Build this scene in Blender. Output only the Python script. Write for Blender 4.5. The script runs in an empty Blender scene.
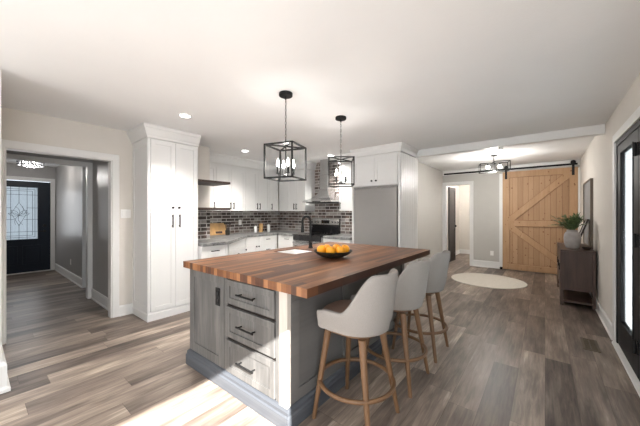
import bpy, bmesh, math, random
from mathutils import Vector, Matrix
random.seed(7)
PI = math.pi
scn = bpy.context.scene
COL = scn.collection

# ------------------------------------------------------------------ camera
cam_d = bpy.data.cameras.new('camera'); cam = bpy.data.objects.new('camera', cam_d); COL.objects.link(cam)
cam_d.sensor_width = 36.0; cam_d.lens = 281.0/640.0*36.0; cam_d.clip_start = 0.03
cam.location = (0, 0, 1.35); cam.rotation_euler = (PI/2, 0, math.radians(38.68))
scn.camera = cam

# ------------------------------------------------------------------ colour management
scn.view_settings.view_transform = 'Standard'
scn.view_settings.look = 'None'
scn.view_settings.gamma = 1.0
scn.view_settings.use_curve_mapping = False
scn.view_settings.exposure = 1.08

# ------------------------------------------------------------------ world
w = bpy.data.worlds.new('daylight'); scn.world = w; w.use_nodes = True
bg = w.node_tree.nodes['Background']; bg.inputs[0].default_value = (0.80, 0.90, 1.0, 1); bg.inputs[1].default_value = 1.3

# ------------------------------------------------------------------ sun (through the patio opening in the right wall)
sd = bpy.data.lights.new('sun', 'SUN'); sd.energy = 18.0; sd.angle = math.radians(0.6); sd.color = (1.0, 0.97, 0.93)
sun = bpy.data.objects.new('sun', sd); COL.objects.link(sun)
sun.rotation_euler = Vector((-1.0, 0.60, -0.71)).to_track_quat('-Z', 'Y').to_euler()

def area(name, loc, direction, sx, sy, power, color=(1, 1, 1)):
    d = bpy.data.lights.new(name, 'AREA'); d.shape = 'RECTANGLE'; d.size = sx; d.size_y = sy
    d.energy = power; d.color = color
    o = bpy.data.objects.new(name, d); COL.objects.link(o); o.location = loc
    o.rotation_euler = Vector(direction).to_track_quat('-Z', 'Y').to_euler()
    return o
# added fill at unseen rear windows; daylight at french doors, patio and front door
area('rear_fill_light', (-1.3, -2.75, 1.25), (0, 1, 0.35), 3.4, 1.5, 26, (1.0, 0.99, 0.98))
area('french_door_daylight', (0.70, 2.9, 1.12), (-1, 0, 0.06), 2.4, 1.8, 200, (1.0, 0.98, 0.95))
area('patio_daylight', (0.78, -0.62, 1.15), (-1, 0.25, 0.05), 1.3, 1.5, 20, (0.97, 0.985, 1.0))
area('entry_daylight', (-9.02, 0.72, 1.35), (1, 0.1, 0), 0.6, 1.1, 2.5, (0.95, 0.97, 1.0))

# ------------------------------------------------------------------ materials
def new_mat(name):
    m = bpy.data.materials.new(name); m.use_nodes = True
    nt = m.node_tree; return m, nt, nt.nodes['Principled BSDF']
def N(nt, t, **kw):
    n = nt.nodes.new(t)
    for k, v in kw.items():
        setattr(n, k, v)
    return n
def ramp(nt, stops, interp='LINEAR'):
    r = nt.nodes.new('ShaderNodeValToRGB'); cr = r.color_ramp; cr.interpolation = interp
    while len(cr.elements) > 1: cr.elements.remove(cr.elements[-1])
    cr.elements[0].position = stops[0][0]; cr.elements[0].color = (*stops[0][1], 1)
    for p, c in stops[1:]:
        e = cr.elements.new(p); e.color = (*c, 1)
    return r
def mapped(nt, scale=(1, 1, 1), coord='Object'):
    tc = N(nt, 'ShaderNodeTexCoord'); mp = N(nt, 'ShaderNodeMapping')
    mp.inputs['Scale'].default_value = scale
    nt.links.new(tc.outputs[coord], mp.inputs[0]); return mp.outputs[0]
def plain(name, col, rough=0.5, metal=0.0, var=0.06, scale=6.0, spec=0.5, bump=0.0, bscale=200.0, coat=0.0):
    m, nt, p = new_mat(name)
    v = mapped(nt)
    n = N(nt, 'ShaderNodeTexNoise'); n.inputs['Scale'].default_value = scale; n.inputs['Detail'].default_value = 4
    nt.links.new(v, n.inputs['Vector'])
    a = tuple(c*(1-var) for c in col); b = tuple(min(1, c*(1+var)) for c in col)
    r = ramp(nt, [(0.3, a), (0.7, b)])
    nt.links.new(n.outputs[0], r.inputs[0]); nt.links.new(r.outputs[0], p.inputs['Base Color'])
    p.inputs['Roughness'].default_value = rough; p.inputs['Metallic'].default_value = metal
    p.inputs['Specular IOR Level'].default_value = spec
    if coat: p.inputs['Coat Weight'].default_value = coat
    if bump:
        n2 = N(nt, 'ShaderNodeTexNoise'); n2.inputs['Scale'].default_value = bscale; n2.inputs['Detail'].default_value = 3
        nt.links.new(v, n2.inputs['Vector'])
        bp = N(nt, 'ShaderNodeBump'); bp.inputs['Strength'].default_value = bump; bp.inputs['Distance'].default_value = 0.002
        nt.links.new(n2.outputs[0], bp.inputs['Height']); nt.links.new(bp.outputs[0], p.inputs['Normal'])
    return m
def math_n(nt, op, a, b=None):
    n = N(nt, 'ShaderNodeMath', operation=op)
    for i, x in enumerate((a, b)):
        if x is None: continue
        if isinstance(x, (int, float)): n.inputs[i].default_value = x
        else: nt.links.new(x, n.inputs[i])
    return n.outputs[0]
def planks(name, width, length, stops, along='Y', grain=0.35, rough=0.4, gap=0.003, depthdir='X', spec=0.4, grain_scale=1.0, gapdark=0.45, contrast=1.0):
    """boards running along one axis, each with its own tone and grain"""
    m, nt, p = new_mat(name)
    tc = N(nt, 'ShaderNodeTexCoord'); sp = N(nt, 'ShaderNodeSeparateXYZ'); nt.links.new(tc.outputs['Object'], sp.inputs[0])
    L = sp.outputs[along]; W_ = sp.outputs[depthdir]
    wi = math_n(nt, 'DIVIDE', W_, width); row = math_n(nt, 'FLOOR', wi)
    wn = N(nt, 'ShaderNodeTexWhiteNoise', noise_dimensions='1D'); nt.links.new(row, wn.inputs['W'])
    off = math_n(nt, 'MULTIPLY', wn.outputs['Value'], 7.3)
    li = math_n(nt, 'ADD', math_n(nt, 'DIVIDE', L, length), off); seg = math_n(nt, 'FLOOR', li)
    cb = N(nt, 'ShaderNodeCombineXYZ'); nt.links.new(row, cb.inputs[0]); nt.links.new(seg, cb.inputs[1])
    wn2 = N(nt, 'ShaderNodeTexWhiteNoise', noise_dimensions='2D'); nt.links.new(cb.outputs[0], wn2.inputs['Vector'])
    # grain: noise stretched along the board, shifted per board
    gc = N(nt, 'ShaderNodeCombineXYZ')
    nt.links.new(math_n(nt, 'MULTIPLY', W_, 42*grain_scale), gc.inputs[0])
    nt.links.new(math_n(nt, 'MULTIPLY', L, 3.2*grain_scale), gc.inputs[1])
    nt.links.new(math_n(nt, 'MULTIPLY', wn2.outputs['Value'], 37.0), gc.inputs[2])
    gn = N(nt, 'ShaderNodeTexNoise'); gn.inputs['Scale'].default_value = 1.0; gn.inputs['Detail'].default_value = 6; gn.inputs['Roughness'].default_value = 0.65
    gn.inputs['Distortion'].default_value = 0.6
    nt.links.new(gc.outputs[0], gn.inputs['Vector'])
    gc2 = N(nt, 'ShaderNodeCombineXYZ')
    nt.links.new(math_n(nt, 'MULTIPLY', W_, 9*grain_scale), gc2.inputs[0])
    nt.links.new(math_n(nt, 'MULTIPLY', L, 1.8*grain_scale), gc2.inputs[1])
    nt.links.new(math_n(nt, 'MULTIPLY', wn2.outputs['Value'], 91.0), gc2.inputs[2])
    gn2 = N(nt, 'ShaderNodeTexNoise'); gn2.inputs['Scale'].default_value = 1.0; gn2.inputs['Detail'].default_value = 3
    nt.links.new(gc2.outputs[0], gn2.inputs['Vector'])
    k_ = grain*contrast
    t = math_n(nt, 'ADD', math_n(nt, 'MULTIPLY', wn2.outputs['Value'], 1-grain),
               math_n(nt, 'ADD', math_n(nt, 'MULTIPLY', gn.outputs[0], k_*0.9), math_n(nt, 'MULTIPLY', gn2.outputs[0], k_*1.0)))
    t = math_n(nt, 'SUBTRACT', t, 0.95*k_-0.5*grain)
    r = ramp(nt, stops); nt.links.new(t, r.inputs[0])
    # seams
    fw = math_n(nt, 'FRACT', wi); fl = math_n(nt, 'FRACT', li)
    g1 = math_n(nt, 'LESS_THAN', fw, gap/width); g2 = math_n(nt, 'LESS_THAN', fl, gap/length)
    g = math_n(nt, 'MAXIMUM', g1, g2)
    mx = N(nt, 'ShaderNodeMix', data_type='RGBA', blend_type='MULTIPLY')
    nt.links.new(math_n(nt, 'MULTIPLY', g, 1-gapdark), mx.inputs[0]); nt.links.new(r.outputs[0], mx.inputs[6])
    mx.inputs[7].default_value = (0.2, 0.16, 0.13, 1)
    nt.links.new(mx.outputs[2], p.inputs['Base Color'])
    p.inputs['Roughness'].default_value = rough; p.inputs['Specular IOR Level'].default_value = spec
    bp = N(nt, 'ShaderNodeBump'); bp.inputs['Strength'].default_value = 0.25; bp.inputs['Distance'].default_value = 0.002
    nt.links.new(gn.outputs[0], bp.inputs['Height']); nt.links.new(bp.outputs[0], p.inputs['Normal'])
    return m

M = {}
M['wall'] = plain('warm_wall_paint', (0.66, 0.625, 0.575), 0.75, var=0.015, spec=0.2)
M['wall_grey'] = plain('grey_wall_paint', (0.50, 0.485, 0.455), 0.75, var=0.015, spec=0.2)
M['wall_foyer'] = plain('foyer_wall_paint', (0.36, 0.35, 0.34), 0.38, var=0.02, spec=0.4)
M['ceiling'] = plain('ceiling_paint', (0.83, 0.83, 0.825), 0.85, var=0.02, scale=1.5, spec=0.1, bump=0.4, bscale=60)
M['trim'] = plain('white_trim_paint', (0.74, 0.735, 0.72), 0.42, var=0.01)
M['cab'] = plain('white_cabinet_paint', (0.72, 0.715, 0.70), 0.4, var=0.01)
M['black'] = plain('black_metal', (0.010, 0.010, 0.010), 0.55, var=0.1, spec=0.25)
M['blackdoor'] = plain('black_door_paint', (0.009, 0.009, 0.010), 0.55, var=0.1, spec=0.2)
M['navy'] = plain('dark_navy_door_paint', (0.003, 0.008, 0.018), 0.45, var=0.1, spec=0.3)
M['steel'] = plain('brushed_steel', (0.55, 0.55, 0.55), 0.25, metal=1.0, var=0.05)
M['fridge'] = plain('grey_fridge_metal', (0.30, 0.288, 0.278), 0.42, metal=0.35, var=0.02)
M['chrome'] = plain('chrome', (0.8, 0.8, 0.8), 0.1, metal=1.0, var=0.02)
M['blackglass'] = plain('black_glass', (0.006, 0.006, 0.007), 0.08, var=0.05)
M['plastic'] = plain('white_plastic', (0.82, 0.81, 0.79), 0.4, var=0.01)
M['porcelain'] = plain('white_porcelain', (0.88, 0.88, 0.87), 0.15, var=0.01)
M['fabric'] = plain('oatmeal_fabric', (0.285, 0.265, 0.248), 0.9, var=0.08, scale=260, spec=0.15, bump=0.5, bscale=500)
M['seatbrown'] = plain('brown_leather_seat', (0.20, 0.13, 0.10), 0.55, var=0.1)
M['orange'] = plain('orange_peel', (0.82, 0.33, 0.006), 0.42, var=0.1, scale=20, bump=0.6, bscale=220)
M['bowl'] = plain('black_bowl_glaze', (0.018, 0.017, 0.012), 0.35, var=0.2)
M['vase'] = plain('grey_stoneware', (0.36, 0.335, 0.32), 0.75, var=0.12, scale=14, bump=0.5, bscale=80)
M['leaf'] = plain('green_leaf', (0.085, 0.135, 0.05), 0.5, var=0.45, scale=30)
M['rug'] = plain('cream_woven_rug', (0.60, 0.56, 0.49), 0.95, var=0.05, scale=40, spec=0.1, bump=0.6, bscale=300)
M['ventbrown'] = plain('brown_register_metal', (0.10, 0.075, 0.05), 0.5, var=0.1)
M['knot_gap_shade'] = plain('dark_knot_gap_shade', (0.22, 0.10, 0.04), 0.6, var=0.2)  # wood knots, and the painted shade of the barn door gaps
M['art'] = plain('grey_canvas', (0.24, 0.235, 0.23), 0.7, var=0.12, scale=3)
M['board'] = plain('maple_board', (0.58, 0.36, 0.15), 0.5, var=0.15, scale=12)
M['espresso'] = plain('espresso_wood', (0.014, 0.008, 0.006), 0.4, var=0.3)
M['shelfwood'] = plain('dark_walnut_shelf', (0.045, 0.027, 0.020), 0.5, var=0.25)
M['lead'] = plain('lead_came', (0.05, 0.05, 0.055), 0.5, metal=0.5)

M['floor'] = planks('vinyl_plank_floor', 0.18, 1.22,
    [(0.0, (0.045, 0.033, 0.028)), (0.25, (0.105, 0.080, 0.066)), (0.5, (0.18, 0.141, 0.116)), (0.75, (0.285, 0.228, 0.184)), (1.0, (0.50, 0.41, 0.325))],
    grain=0.42, contrast=2.6, rough=0.38, gap=0.0025, spec=0.3, gapdark=0.35)
M['butcher'] = planks('butcher_block', 0.042, 0.95,
    [(0.0, (0.045, 0.019, 0.012)), (0.3, (0.10, 0.042, 0.023)), (0.6, (0.185, 0.074, 0.031)), (0.85, (0.33, 0.152, 0.066)), (1.0, (0.48, 0.265, 0.13))],
    grain=0.30, contrast=2.0, rough=0.36, gap=0.0012, spec=0.4, gapdark=0.4)
M['pine'] = planks('knotty_pine', 0.098, 50,
    [(0.0, (0.29, 0.165, 0.085)), (0.5, (0.39, 0.235, 0.128)), (1.0, (0.49, 0.315, 0.18))],
    along='Z', grain=0.5, rough=0.6, gap=0.006, gapdark=0.35)
M['pine_plain'] = planks('pine_rail', 0.5, 5.0,
    [(0.0, (0.30, 0.17, 0.088)), (0.5, (0.41, 0.245, 0.13)), (1.0, (0.50, 0.32, 0.18))],
    along='Z', grain=0.8, rough=0.55, gap=0.0)
M['walnut'] = planks('walnut_veneer', 0.6, 5.0,
    [(0.0, (0.035, 0.020, 0.015)), (0.5, (0.065, 0.038, 0.029)), (1.0, (0.11, 0.066, 0.05))],
    along='Z', grain=0.85, rough=0.45, gap=0.0)
M['legwood'] = planks('oak_leg', 0.5, 5.0,
    [(0.0, (0.085, 0.045, 0.022)), (0.5, (0.135, 0.072, 0.035)), (1.0, (0.20, 0.11, 0.055))],
    along='Z', grain=0.8, rough=0.42, gap=0.0, grain_scale=2)
M['islandwood'] = planks('grey_washed_wood', 0.9, 7.0,
    [(0.0, (0.045, 0.044, 0.043)), (0.5, (0.105, 0.102, 0.098)), (1.0, (0.20, 0.193, 0.183))],
    along='Z', grain=0.95, rough=0.5, gap=0.0, grain_scale=0.9)
M['islandbase'] = planks('blue_grey_washed_wood', 0.9, 7.0,
    [(0.0, (0.035, 0.039, 0.047)), (0.5, (0.065, 0.071, 0.082)), (1.0, (0.12, 0.128, 0.14))],
    along='Y', depthdir='Z', grain=0.9, rough=0.5, gap=0.0)
M['post'] = planks('bare_post_wood', 0.9, 7.0,
    [(0.0, (0.38, 0.35, 0.31)), (0.5, (0.50, 0.46, 0.41)), (1.0, (0.60, 0.56, 0.50))],
    along='Z', grain=0.9, rough=0.5, gap=0.0)

def brick_mat():
    m, nt, p = new_mat('grey_brick_tile')
    tc = N(nt, 'ShaderNodeTexCoord'); sp = N(nt, 'ShaderNodeSeparateXYZ'); nt.links.new(tc.outputs['Object'], sp.inputs[0])
    cb = N(nt, 'ShaderNodeCombineXYZ'); nt.links.new(math_n(nt, 'ADD', sp.outputs[0], sp.outputs[1]), cb.inputs[0]); nt.links.new(sp.outputs[2], cb.inputs[1])
    b = N(nt, 'ShaderNodeTexBrick'); nt.links.new(cb.outputs[0], b.inputs['Vector'])
    b.inputs['Scale'].default_value = 1.0; b.inputs['Brick Width'].default_value = 0.20; b.inputs['Row Height'].default_value = 0.062
    b.inputs['Mortar Size'].default_value = 0.007; b.inputs['Mortar Smooth'].default_value = 0.3
    b.inputs['Mortar'].default_value = (0.56, 0.53, 0.50, 1)
    # each brick its own tone
    row = math_n(nt, 'FLOOR', math_n(nt, 'DIVIDE', sp.outputs[2], 0.062))
    half = math_n(nt, 'MULTIPLY', math_n(nt, 'MODULO', row, 2.0), 0.5)
    colx = math_n(nt, 'FLOOR', math_n(nt, 'ADD', math_n(nt, 'DIVIDE', math_n(nt, 'ADD', sp.outputs[0], sp.outputs[1]), 0.20), half))
    c2 = N(nt, 'ShaderNodeCombineXYZ'); nt.links.new(row, c2.inputs[0]); nt.links.new(colx, c2.inputs[1])
    wn = N(nt, 'ShaderNodeTexWhiteNoise', noise_dimensions='2D'); nt.links.new(c2.outputs[0], wn.inputs['Vector'])
    nz = N(nt, 'ShaderNodeTexNoise'); nz.inputs['Scale'].default_value = 22; nz.inputs['Detail'].default_value = 5; nt.links.new(tc.outputs['Object'], nz.inputs['Vector'])
    t = math_n(nt, 'ADD', math_n(nt, 'MULTIPLY', wn.outputs['Value'], 0.75), math_n(nt, 'MULTIPLY', nz.outputs[0], 0.3))
    r = ramp(nt, [(0.0, (0.02, 0.016, 0.015)), (0.3, (0.07, 0.052, 0.045)), (0.5, (0.15, 0.10, 0.08)), (0.7, (0.20, 0.175, 0.16)), (1.0, (0.42, 0.40, 0.38))])
    nt.links.new(t, r.inputs[0]); nt.links.new(r.outputs[0], b.inputs['Color1']); nt.links.new(r.outputs[0], b.inputs['Color2'])
    nt.links.new(b.outputs['Color'], p.inputs['Base Color']); p.inputs['Roughness'].default_value = 0.55
    bp = N(nt, 'ShaderNodeBump', invert=True); bp.inputs['Strength'].default_value = 0.5; bp.inputs['Distance'].default_value = 0.004
    nt.links.new(b.outputs['Fac'], bp.inputs['Height']); nt.links.new(bp.outputs[0], p.inputs['Normal'])
    return m
M['brick'] = brick_mat()
def granite():
    m, nt, p = new_mat('grey_granite')
    v = mapped(nt); n = N(nt, 'ShaderNodeTexNoise'); n.inputs['Scale'].default_value = 7; n.inputs['Detail'].default_value = 9; n.inputs['Roughness'].default_value = 0.75; n.inputs['Distortion'].default_value = 1.2
    nt.links.new(v, n.inputs['Vector'])
    r = ramp(nt, [(0.3, (0.03, 0.03, 0.032)), (0.45, (0.15, 0.15, 0.15)), (0.6, (0.28, 0.275, 0.26)), (0.72, (0.45, 0.43, 0.40))])
    nt.links.new(n.outputs[0], r.inputs[0]); nt.links.new(r.outputs[0], p.inputs['Base Color']); p.inputs['Roughness'].default_value = 0.38
    return m
M['granite'] = granite()
def emit(name, col, s):
    m, nt, p = new_mat(name)
    p.inputs['Base Color'].default_value = (*col, 1); p.inputs['Emission Color'].default_value = (*col, 1); p.inputs['Emission Strength'].default_value = s
    n = N(nt, 'ShaderNodeTexNoise'); n.inputs['Scale'].default_value = 4
    r = ramp(nt, [(0, tuple(c*0.97 for c in col)), (1, col)]); nt.links.new(n.outputs[0], r.inputs[0]); nt.links.new(r.outputs[0], p.inputs['Emission Color'])
    return m
M['bulb'] = emit('lit_bulb', (1.0, 0.95, 0.86), 30)
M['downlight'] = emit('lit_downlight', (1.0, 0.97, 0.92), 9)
def translucent(name, col, tr=0.5, rough=0.6, fr=0.0):
    m, nt, p = new_mat(name)
    out = nt.nodes['Material Output']
    t = N(nt, 'ShaderNodeBsdfTranslucent'); t.inputs[0].default_value = (*col, 1)
    n = N(nt, 'ShaderNodeTexNoise'); n.inputs['Scale'].default_value = 25; nt.links.new(mapped(nt, (6, 6, 0.6)), n.inputs['Vector'])
    r = ramp(nt, [(0.3, tuple(c*0.86 for c in col)), (0.7, col)]); nt.links.new(n.outputs[0], r.inputs[0])
    nt.links.new(r.outputs[0], t.inputs[0]); nt.links.new(r.outputs[0], p.inputs['Base Color'])
    p.inputs['Roughness'].default_value = rough
    mx = N(nt, 'ShaderNodeMixShader'); mx.inputs[0].default_value = tr
    nt.links.new(p.outputs[0], mx.inputs[1]); nt.links.new(t.outputs[0], mx.inputs[2]); nt.links.new(mx.outputs[0], out.inputs[0])
    return m
M['curtain'] = translucent('white_blind', (0.30, 0.31, 0.32), 0.75)
M['frosted'] = translucent('frosted_door_glass', (0.58, 0.60, 0.61), 0.8, 0.15)
def clear_glass():
    m, nt, p = new_mat('clear_glass'); out = nt.nodes['Material Output']
    g = N(nt, 'ShaderNodeBsdfGlossy'); g.inputs['Roughness'].default_value = 0.02
    t = N(nt, 'ShaderNodeBsdfTransparent'); t.inputs[0].default_value = (0.93, 0.95, 0.95, 1)
    fr = N(nt, 'ShaderNodeFresnel'); fr.inputs[0].default_value = 1.45
    mx = N(nt, 'ShaderNodeMixShader'); nt.links.new(math_n(nt, 'MULTIPLY', fr.outputs[0], 0.22), mx.inputs[0]); nt.links.new(t.outputs[0], mx.inputs[1]); nt.links.new(g.outputs[0], mx.inputs[2]); nt.links.new(mx.outputs[0], out.inputs[0])
    return m
M['glass'] = clear_glass()
M['crystal'] = plain('crystal_drop', (0.45, 0.46, 0.48), 0.1, metal=0.6, var=0.25, scale=60)

# ------------------------------------------------------------------ mesh builder
class MB:
    def __init__(s): s.bm = bmesh.new()
    def box(s, x0, y0, z0, x1, y1, z1):
        v = [s.bm.verts.new(c) for c in ((x0,y0,z0),(x1,y0,z0),(x1,y1,z0),(x0,y1,z0),(x0,y0,z1),(x1,y0,z1),(x1,y1,z1),(x0,y1,z1))]
        for f in ((3,2,1,0),(4,5,6,7),(0,1,5,4),(1,2,6,5),(2,3,7,6),(3,0,4,7)): s.bm.faces.new([v[i] for i in f])
        return s
    def prism(s, poly, z0, z1):
        a = [s.bm.verts.new((x, y, z0)) for x, y in poly]; b = [s.bm.verts.new((x, y, z1)) for x, y in poly]
        s.bm.faces.new(a[::-1]); s.bm.faces.new(b); n = len(poly)
        for i in range(n): s.bm.faces.new((a[i], a[(i+1) % n], b[(i+1) % n], b[i]))
        return s
    def xz(s, poly, y0, y1):   # polygon in the x-z plane extruded along y
        a = [s.bm.verts.new((x, y0, z)) for x, z in poly]; b = [s.bm.verts.new((x, y1, z)) for x, z in poly]
        s.bm.faces.new(a); s.bm.faces.new(b[::-1]); n = len(poly)
        for i in range(n): s.bm.faces.new((a[(i+1) % n], a[i], b[i], b[(i+1) % n]))
        return s
    def rings(s, loops, cap=True, closed=True):
        vs = [[s.bm.verts.new(p) for p in lp] for lp in loops]; n = len(vs[0])
        for a, b in zip(vs, vs[1:]):
            for i in range(n if closed else n-1): s.bm.faces.new((a[i], a[(i+1) % n], b[(i+1) % n], b[i]))
        if cap: s.bm.faces.new(vs[0][::-1]); s.bm.faces.new(vs[-1])
        return s
    def lathe(s, prof, cx=0, cy=0, n=32, cap=True):
        return s.rings([[(cx+r*math.cos(2*PI*k/n), cy+r*math.sin(2*PI*k/n), z) for k in range(n)] for r, z in prof], cap)
    def tube(s, pts, r, n=12, r2=None, cap=True):
        pts = [Vector(p) for p in pts]; L = []; up = None
        for i, p in enumerate(pts):
            t = (pts[min(i+1, len(pts)-1)]-pts[max(i-1, 0)]).normalized()
            if up is None:
                up = Vector((0, 0, 1)) if abs(t.z) < 0.9 else Vector((1, 0, 0))
            u = t.cross(up).normalized(); v = u.cross(t).normalized(); up = v
            rr = r if r2 is None else r+(r2-r)*i/(len(pts)-1)
            L.append([tuple(p+u*math.cos(2*PI*k/n)*rr+v*math.sin(2*PI*k/n)*rr) for k in range(n)])
        return s.rings(L, cap)
    def bar(s, p0, p1, w_):   # square bar
        p0, p1 = Vector(p0), Vector(p1); t = (p1-p0).normalized()
        up = Vector((0, 0, 1)) if abs(t.z) < 0.9 else Vector((1, 0, 0))
        u = t.cross(up).normalized()*w_/2; v = u.cross(t).normalized()*w_/2
        return s.rings([[tuple(p+a*u+b*v) for a, b in ((-1,-1),(1,-1),(1,1),(-1,1))] for p in (p0-t*w_/2, p1+t*w_/2)])
    def torus(s, c, R, r, n=48, m=10, flat=1.0, axis='Z'):
        L = []
        for i in range(n):
            a = 2*PI*i/n; lp = []
            for j in range(m):
                b = 2*PI*j/m; x = (R+r*math.cos(b))*math.cos(a); y = (R+r*math.cos(b))*math.sin(a); z = r*flat*math.sin(b)
                if axis == 'X': x, y, z = z, x, y
                if axis == 'Y': x, y, z = x, z, y
                lp.append((c[0]+x, c[1]+y, c[2]+z))
            L.append(lp)
        return s.rings(L+[L[0]], cap=False)
    def sphere(s, c, r, n=16, sz=1.0):
        prof = [(max(1e-4, r*math.sin(PI*k/n)), -r*sz*math.cos(PI*k/n)) for k in range(n+1)]
        return s.rings([[(c[0]+q*math.cos(2*PI*k/(2*n)), c[1]+q*math.sin(2*PI*k/(2*n)), c[2]+z) for k in range(2*n)] for q, z in prof])
    def sweep(s, path, prof):
        """profile (out, z) swept along an xy polyline; 'out' is to the right of travel, mitred"""
        P = [Vector(p) for p in path]; L = []
        for i, p in enumerate(P):
            ns = []
            if i > 0: d = (P[i]-P[i-1]).normalized(); ns.append(Vector((d.y, -d.x)))
            if i < len(P)-1: d = (P[i+1]-P[i]).normalized(); ns.append(Vector((d.y, -d.x)))
            n = ns[0] if len(ns) == 1 else (ns[0]+ns[1])/(1+ns[0].dot(ns[1]))
            L.append([(p.x+n.x*o, p.y+n.y*o, z) for o, z in prof])
        return s.rings(L)
    def build(s, name, mat, parent=None, bevel=0.0, smooth=False, loc=None, seg=2, origin=None, wn=True):
        bmesh.ops.remove_doubles(s.bm, verts=s.bm.verts, dist=1e-6)
        bmesh.ops.recalc_face_normals(s.bm, faces=s.bm.faces)
        me = bpy.data.meshes.new(name)
        if origin is not None: bmesh.ops.translate(s.bm, verts=s.bm.verts, vec=-Vector(origin))
        s.bm.to_mesh(me); s.bm.free(); me.materials.append(mat)
        o = bpy.data.objects.new(name, me); COL.objects.link(o)
        if parent is not None: o.parent = parent
        if origin is not None: o.location = origin
        if loc is not None: o.location = loc
        if smooth:
            for p in me.polygons: p.use_smooth = True
            me.set_sharp_from_angle(angle=math.radians(40))
        if bevel:
            b = o.modifiers.new('bevel', 'BEVEL'); b.width = bevel; b.segments = seg; b.limit_method = 'ANGLE'; b.angle_limit = math.radians(40)
        return o

def tag(o, label, cat, group=None, kind=None):
    if label: o['label'] = label
    if cat: o['category'] = cat
    if group: o['group'] = group
    if kind: o['kind'] = kind
    return o
def thing(name, label, cat, loc=(0, 0, 0), rz=0.0, group=None):
    o = bpy.data.objects.new(name, None); COL.objects.link(o); o.location = loc; o.rotation_euler = (0, 0, rz); o.empty_display_size = 0.1
    return tag(o, label, cat, group)
def struct(name, mb, mat, **kw):
    o = mb.build(name, mat, **kw); o['kind'] = 'structure'; return o
def copy_tree(o, parent=None):
    c = o.copy(); COL.objects.link(c)
    if parent is not None: c.parent = parent
    for ch in list(o.children): copy_tree(ch, c)
    return c
def R90(k=1): return PI/2*k

CH = 2.44          # ceiling height
XR = 0.575         # right wall face
XL = -4.35         # left wall face
XK = -5.10         # kitchen recess wall
YK = 4.75          # kitchen back wall
YB = 4.96          # beam
YF = 8.05          # far wall

# ================================================================== SETTING
struct('floor', MB().box(-9.3, -3.0, -0.1, 0.9, 11.0, 0.0), M['floor'])
struct('ceiling', MB().box(-9.3, -3.0, CH, 0.9, YB, CH+0.12), M['ceiling'])
struct('ceiling_back', MB().box(-3.6, YB, 2.48, 0.9, 11.0, 2.60), M['ceiling'])
struct('trim_1', MB().box(-1.74, YB-0.10, 2.325, XR, YB+0.02, CH), M['trim'], bevel=0.004)      # beam across the room
# right wall: patio opening (sun), french doors
D0, D1, DH = 1.60, 4.17, 2.075     # french door frame in the right wall
P0, P1, PH = -1.40, 0.16, 2.02     # patio opening beside / behind the camera
mb = MB()
mb.box(XR, -3.0, 0, XR+0.16, P0, CH); mb.box(XR, P0, PH, XR+0.16, P1, CH)
mb.box(XR, P1, 0, XR+0.16, D0, CH); mb.box(XR, D0, DH, XR+0.16, D1, CH)
mb.box(XR, D1, 0, XR+0.16, YF+0.12, 2.48)
struct('wall_right', mb, M['wall'])
# left wall with the cased opening to the hall
O0, O1, OH = 0.23, 1.15, 2.03
mb = MB(); mb.box(XL-0.10, 0.145, 0, XL, O0, CH); mb.box(XL-0.10, O0, OH, XL, O1, CH); mb.box(XL-0.10, O1, 0, XL, 2.50, CH)
struct('wall_left', mb, M['wall'])
struct('wall_near_left', MB().box(XL-0.10, -3.0, 0, -3.225, 0.145, CH), M['wall'])
struct('wall_kitchen_left', MB().box(XK-0.1, 2.5, 0, XK, YK+0.1, CH), M['wall'])
struct('wall_kitchen_return', MB().box(XK, 2.40, 0, XL-0.10, 2.50, CH), M['wall'])
struct('wall_kitchen_back', MB().box(XK, YK, 0, -1.80, YK+0.18, CH), M['wall'])
struct('wall_grey', MB().box(-2.27, YB, 0, -2.17, YF, 2.48), M['wall_grey'])
struct('wall_kitchen_end', MB().box(-2.17, YB-0.03, 0, -1.80, YB+0.0, 2.44), M['wall_grey'])
# far wall with doorway
W0, W1, WH = -2.10, -1.50, 2.09
mb = MB(); mb.box(-2.27, YF, 0, W0, YF+0.12, 2.48); mb.box(W0, YF, WH, W1, YF+0.12, 2.48); mb.box(W1, YF, 0, XR, YF+0.12, 2.48)
struct('wall_far', mb, M['wall_grey'])
# little room beyond the doorway
struct('wall_closet_left', MB().box(-2.35, YF+0.12, 0, -2.25, 10.3, 2.48), M['wall'])
struct('wall_closet_back', MB().box(-2.35, 10.3, 0, -0.9, 10.4, 2.48), M['wall'])
struct('wall_closet_right', MB().box(-0.95, YF+0.12, 0, -0.85, 10.3, 2.48), M['wall'])
# foyer
XF = -9.1
mb = MB(); mb.box(XF-0.12, -0.9, 0, XF, 0.27, CH); mb.box(XF-0.12, 0.27, 2.08, XF, 1.20, CH); mb.box(XF-0.12, 1.20, 0, XF, 1.40, CH)
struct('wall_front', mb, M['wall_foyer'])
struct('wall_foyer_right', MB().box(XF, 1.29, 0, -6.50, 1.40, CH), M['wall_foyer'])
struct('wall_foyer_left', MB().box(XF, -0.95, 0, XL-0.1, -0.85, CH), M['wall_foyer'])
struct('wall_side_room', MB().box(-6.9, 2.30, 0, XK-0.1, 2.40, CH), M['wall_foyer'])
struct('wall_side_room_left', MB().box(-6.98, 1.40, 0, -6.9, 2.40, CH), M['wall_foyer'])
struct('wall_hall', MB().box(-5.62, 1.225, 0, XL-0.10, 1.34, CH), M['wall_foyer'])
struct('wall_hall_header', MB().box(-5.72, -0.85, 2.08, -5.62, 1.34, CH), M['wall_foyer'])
struct('wall_hall_side', MB().box(-5.72, 1.225, 0, -5.62, 1.34, 2.08), M['wall_foyer'])
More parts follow.
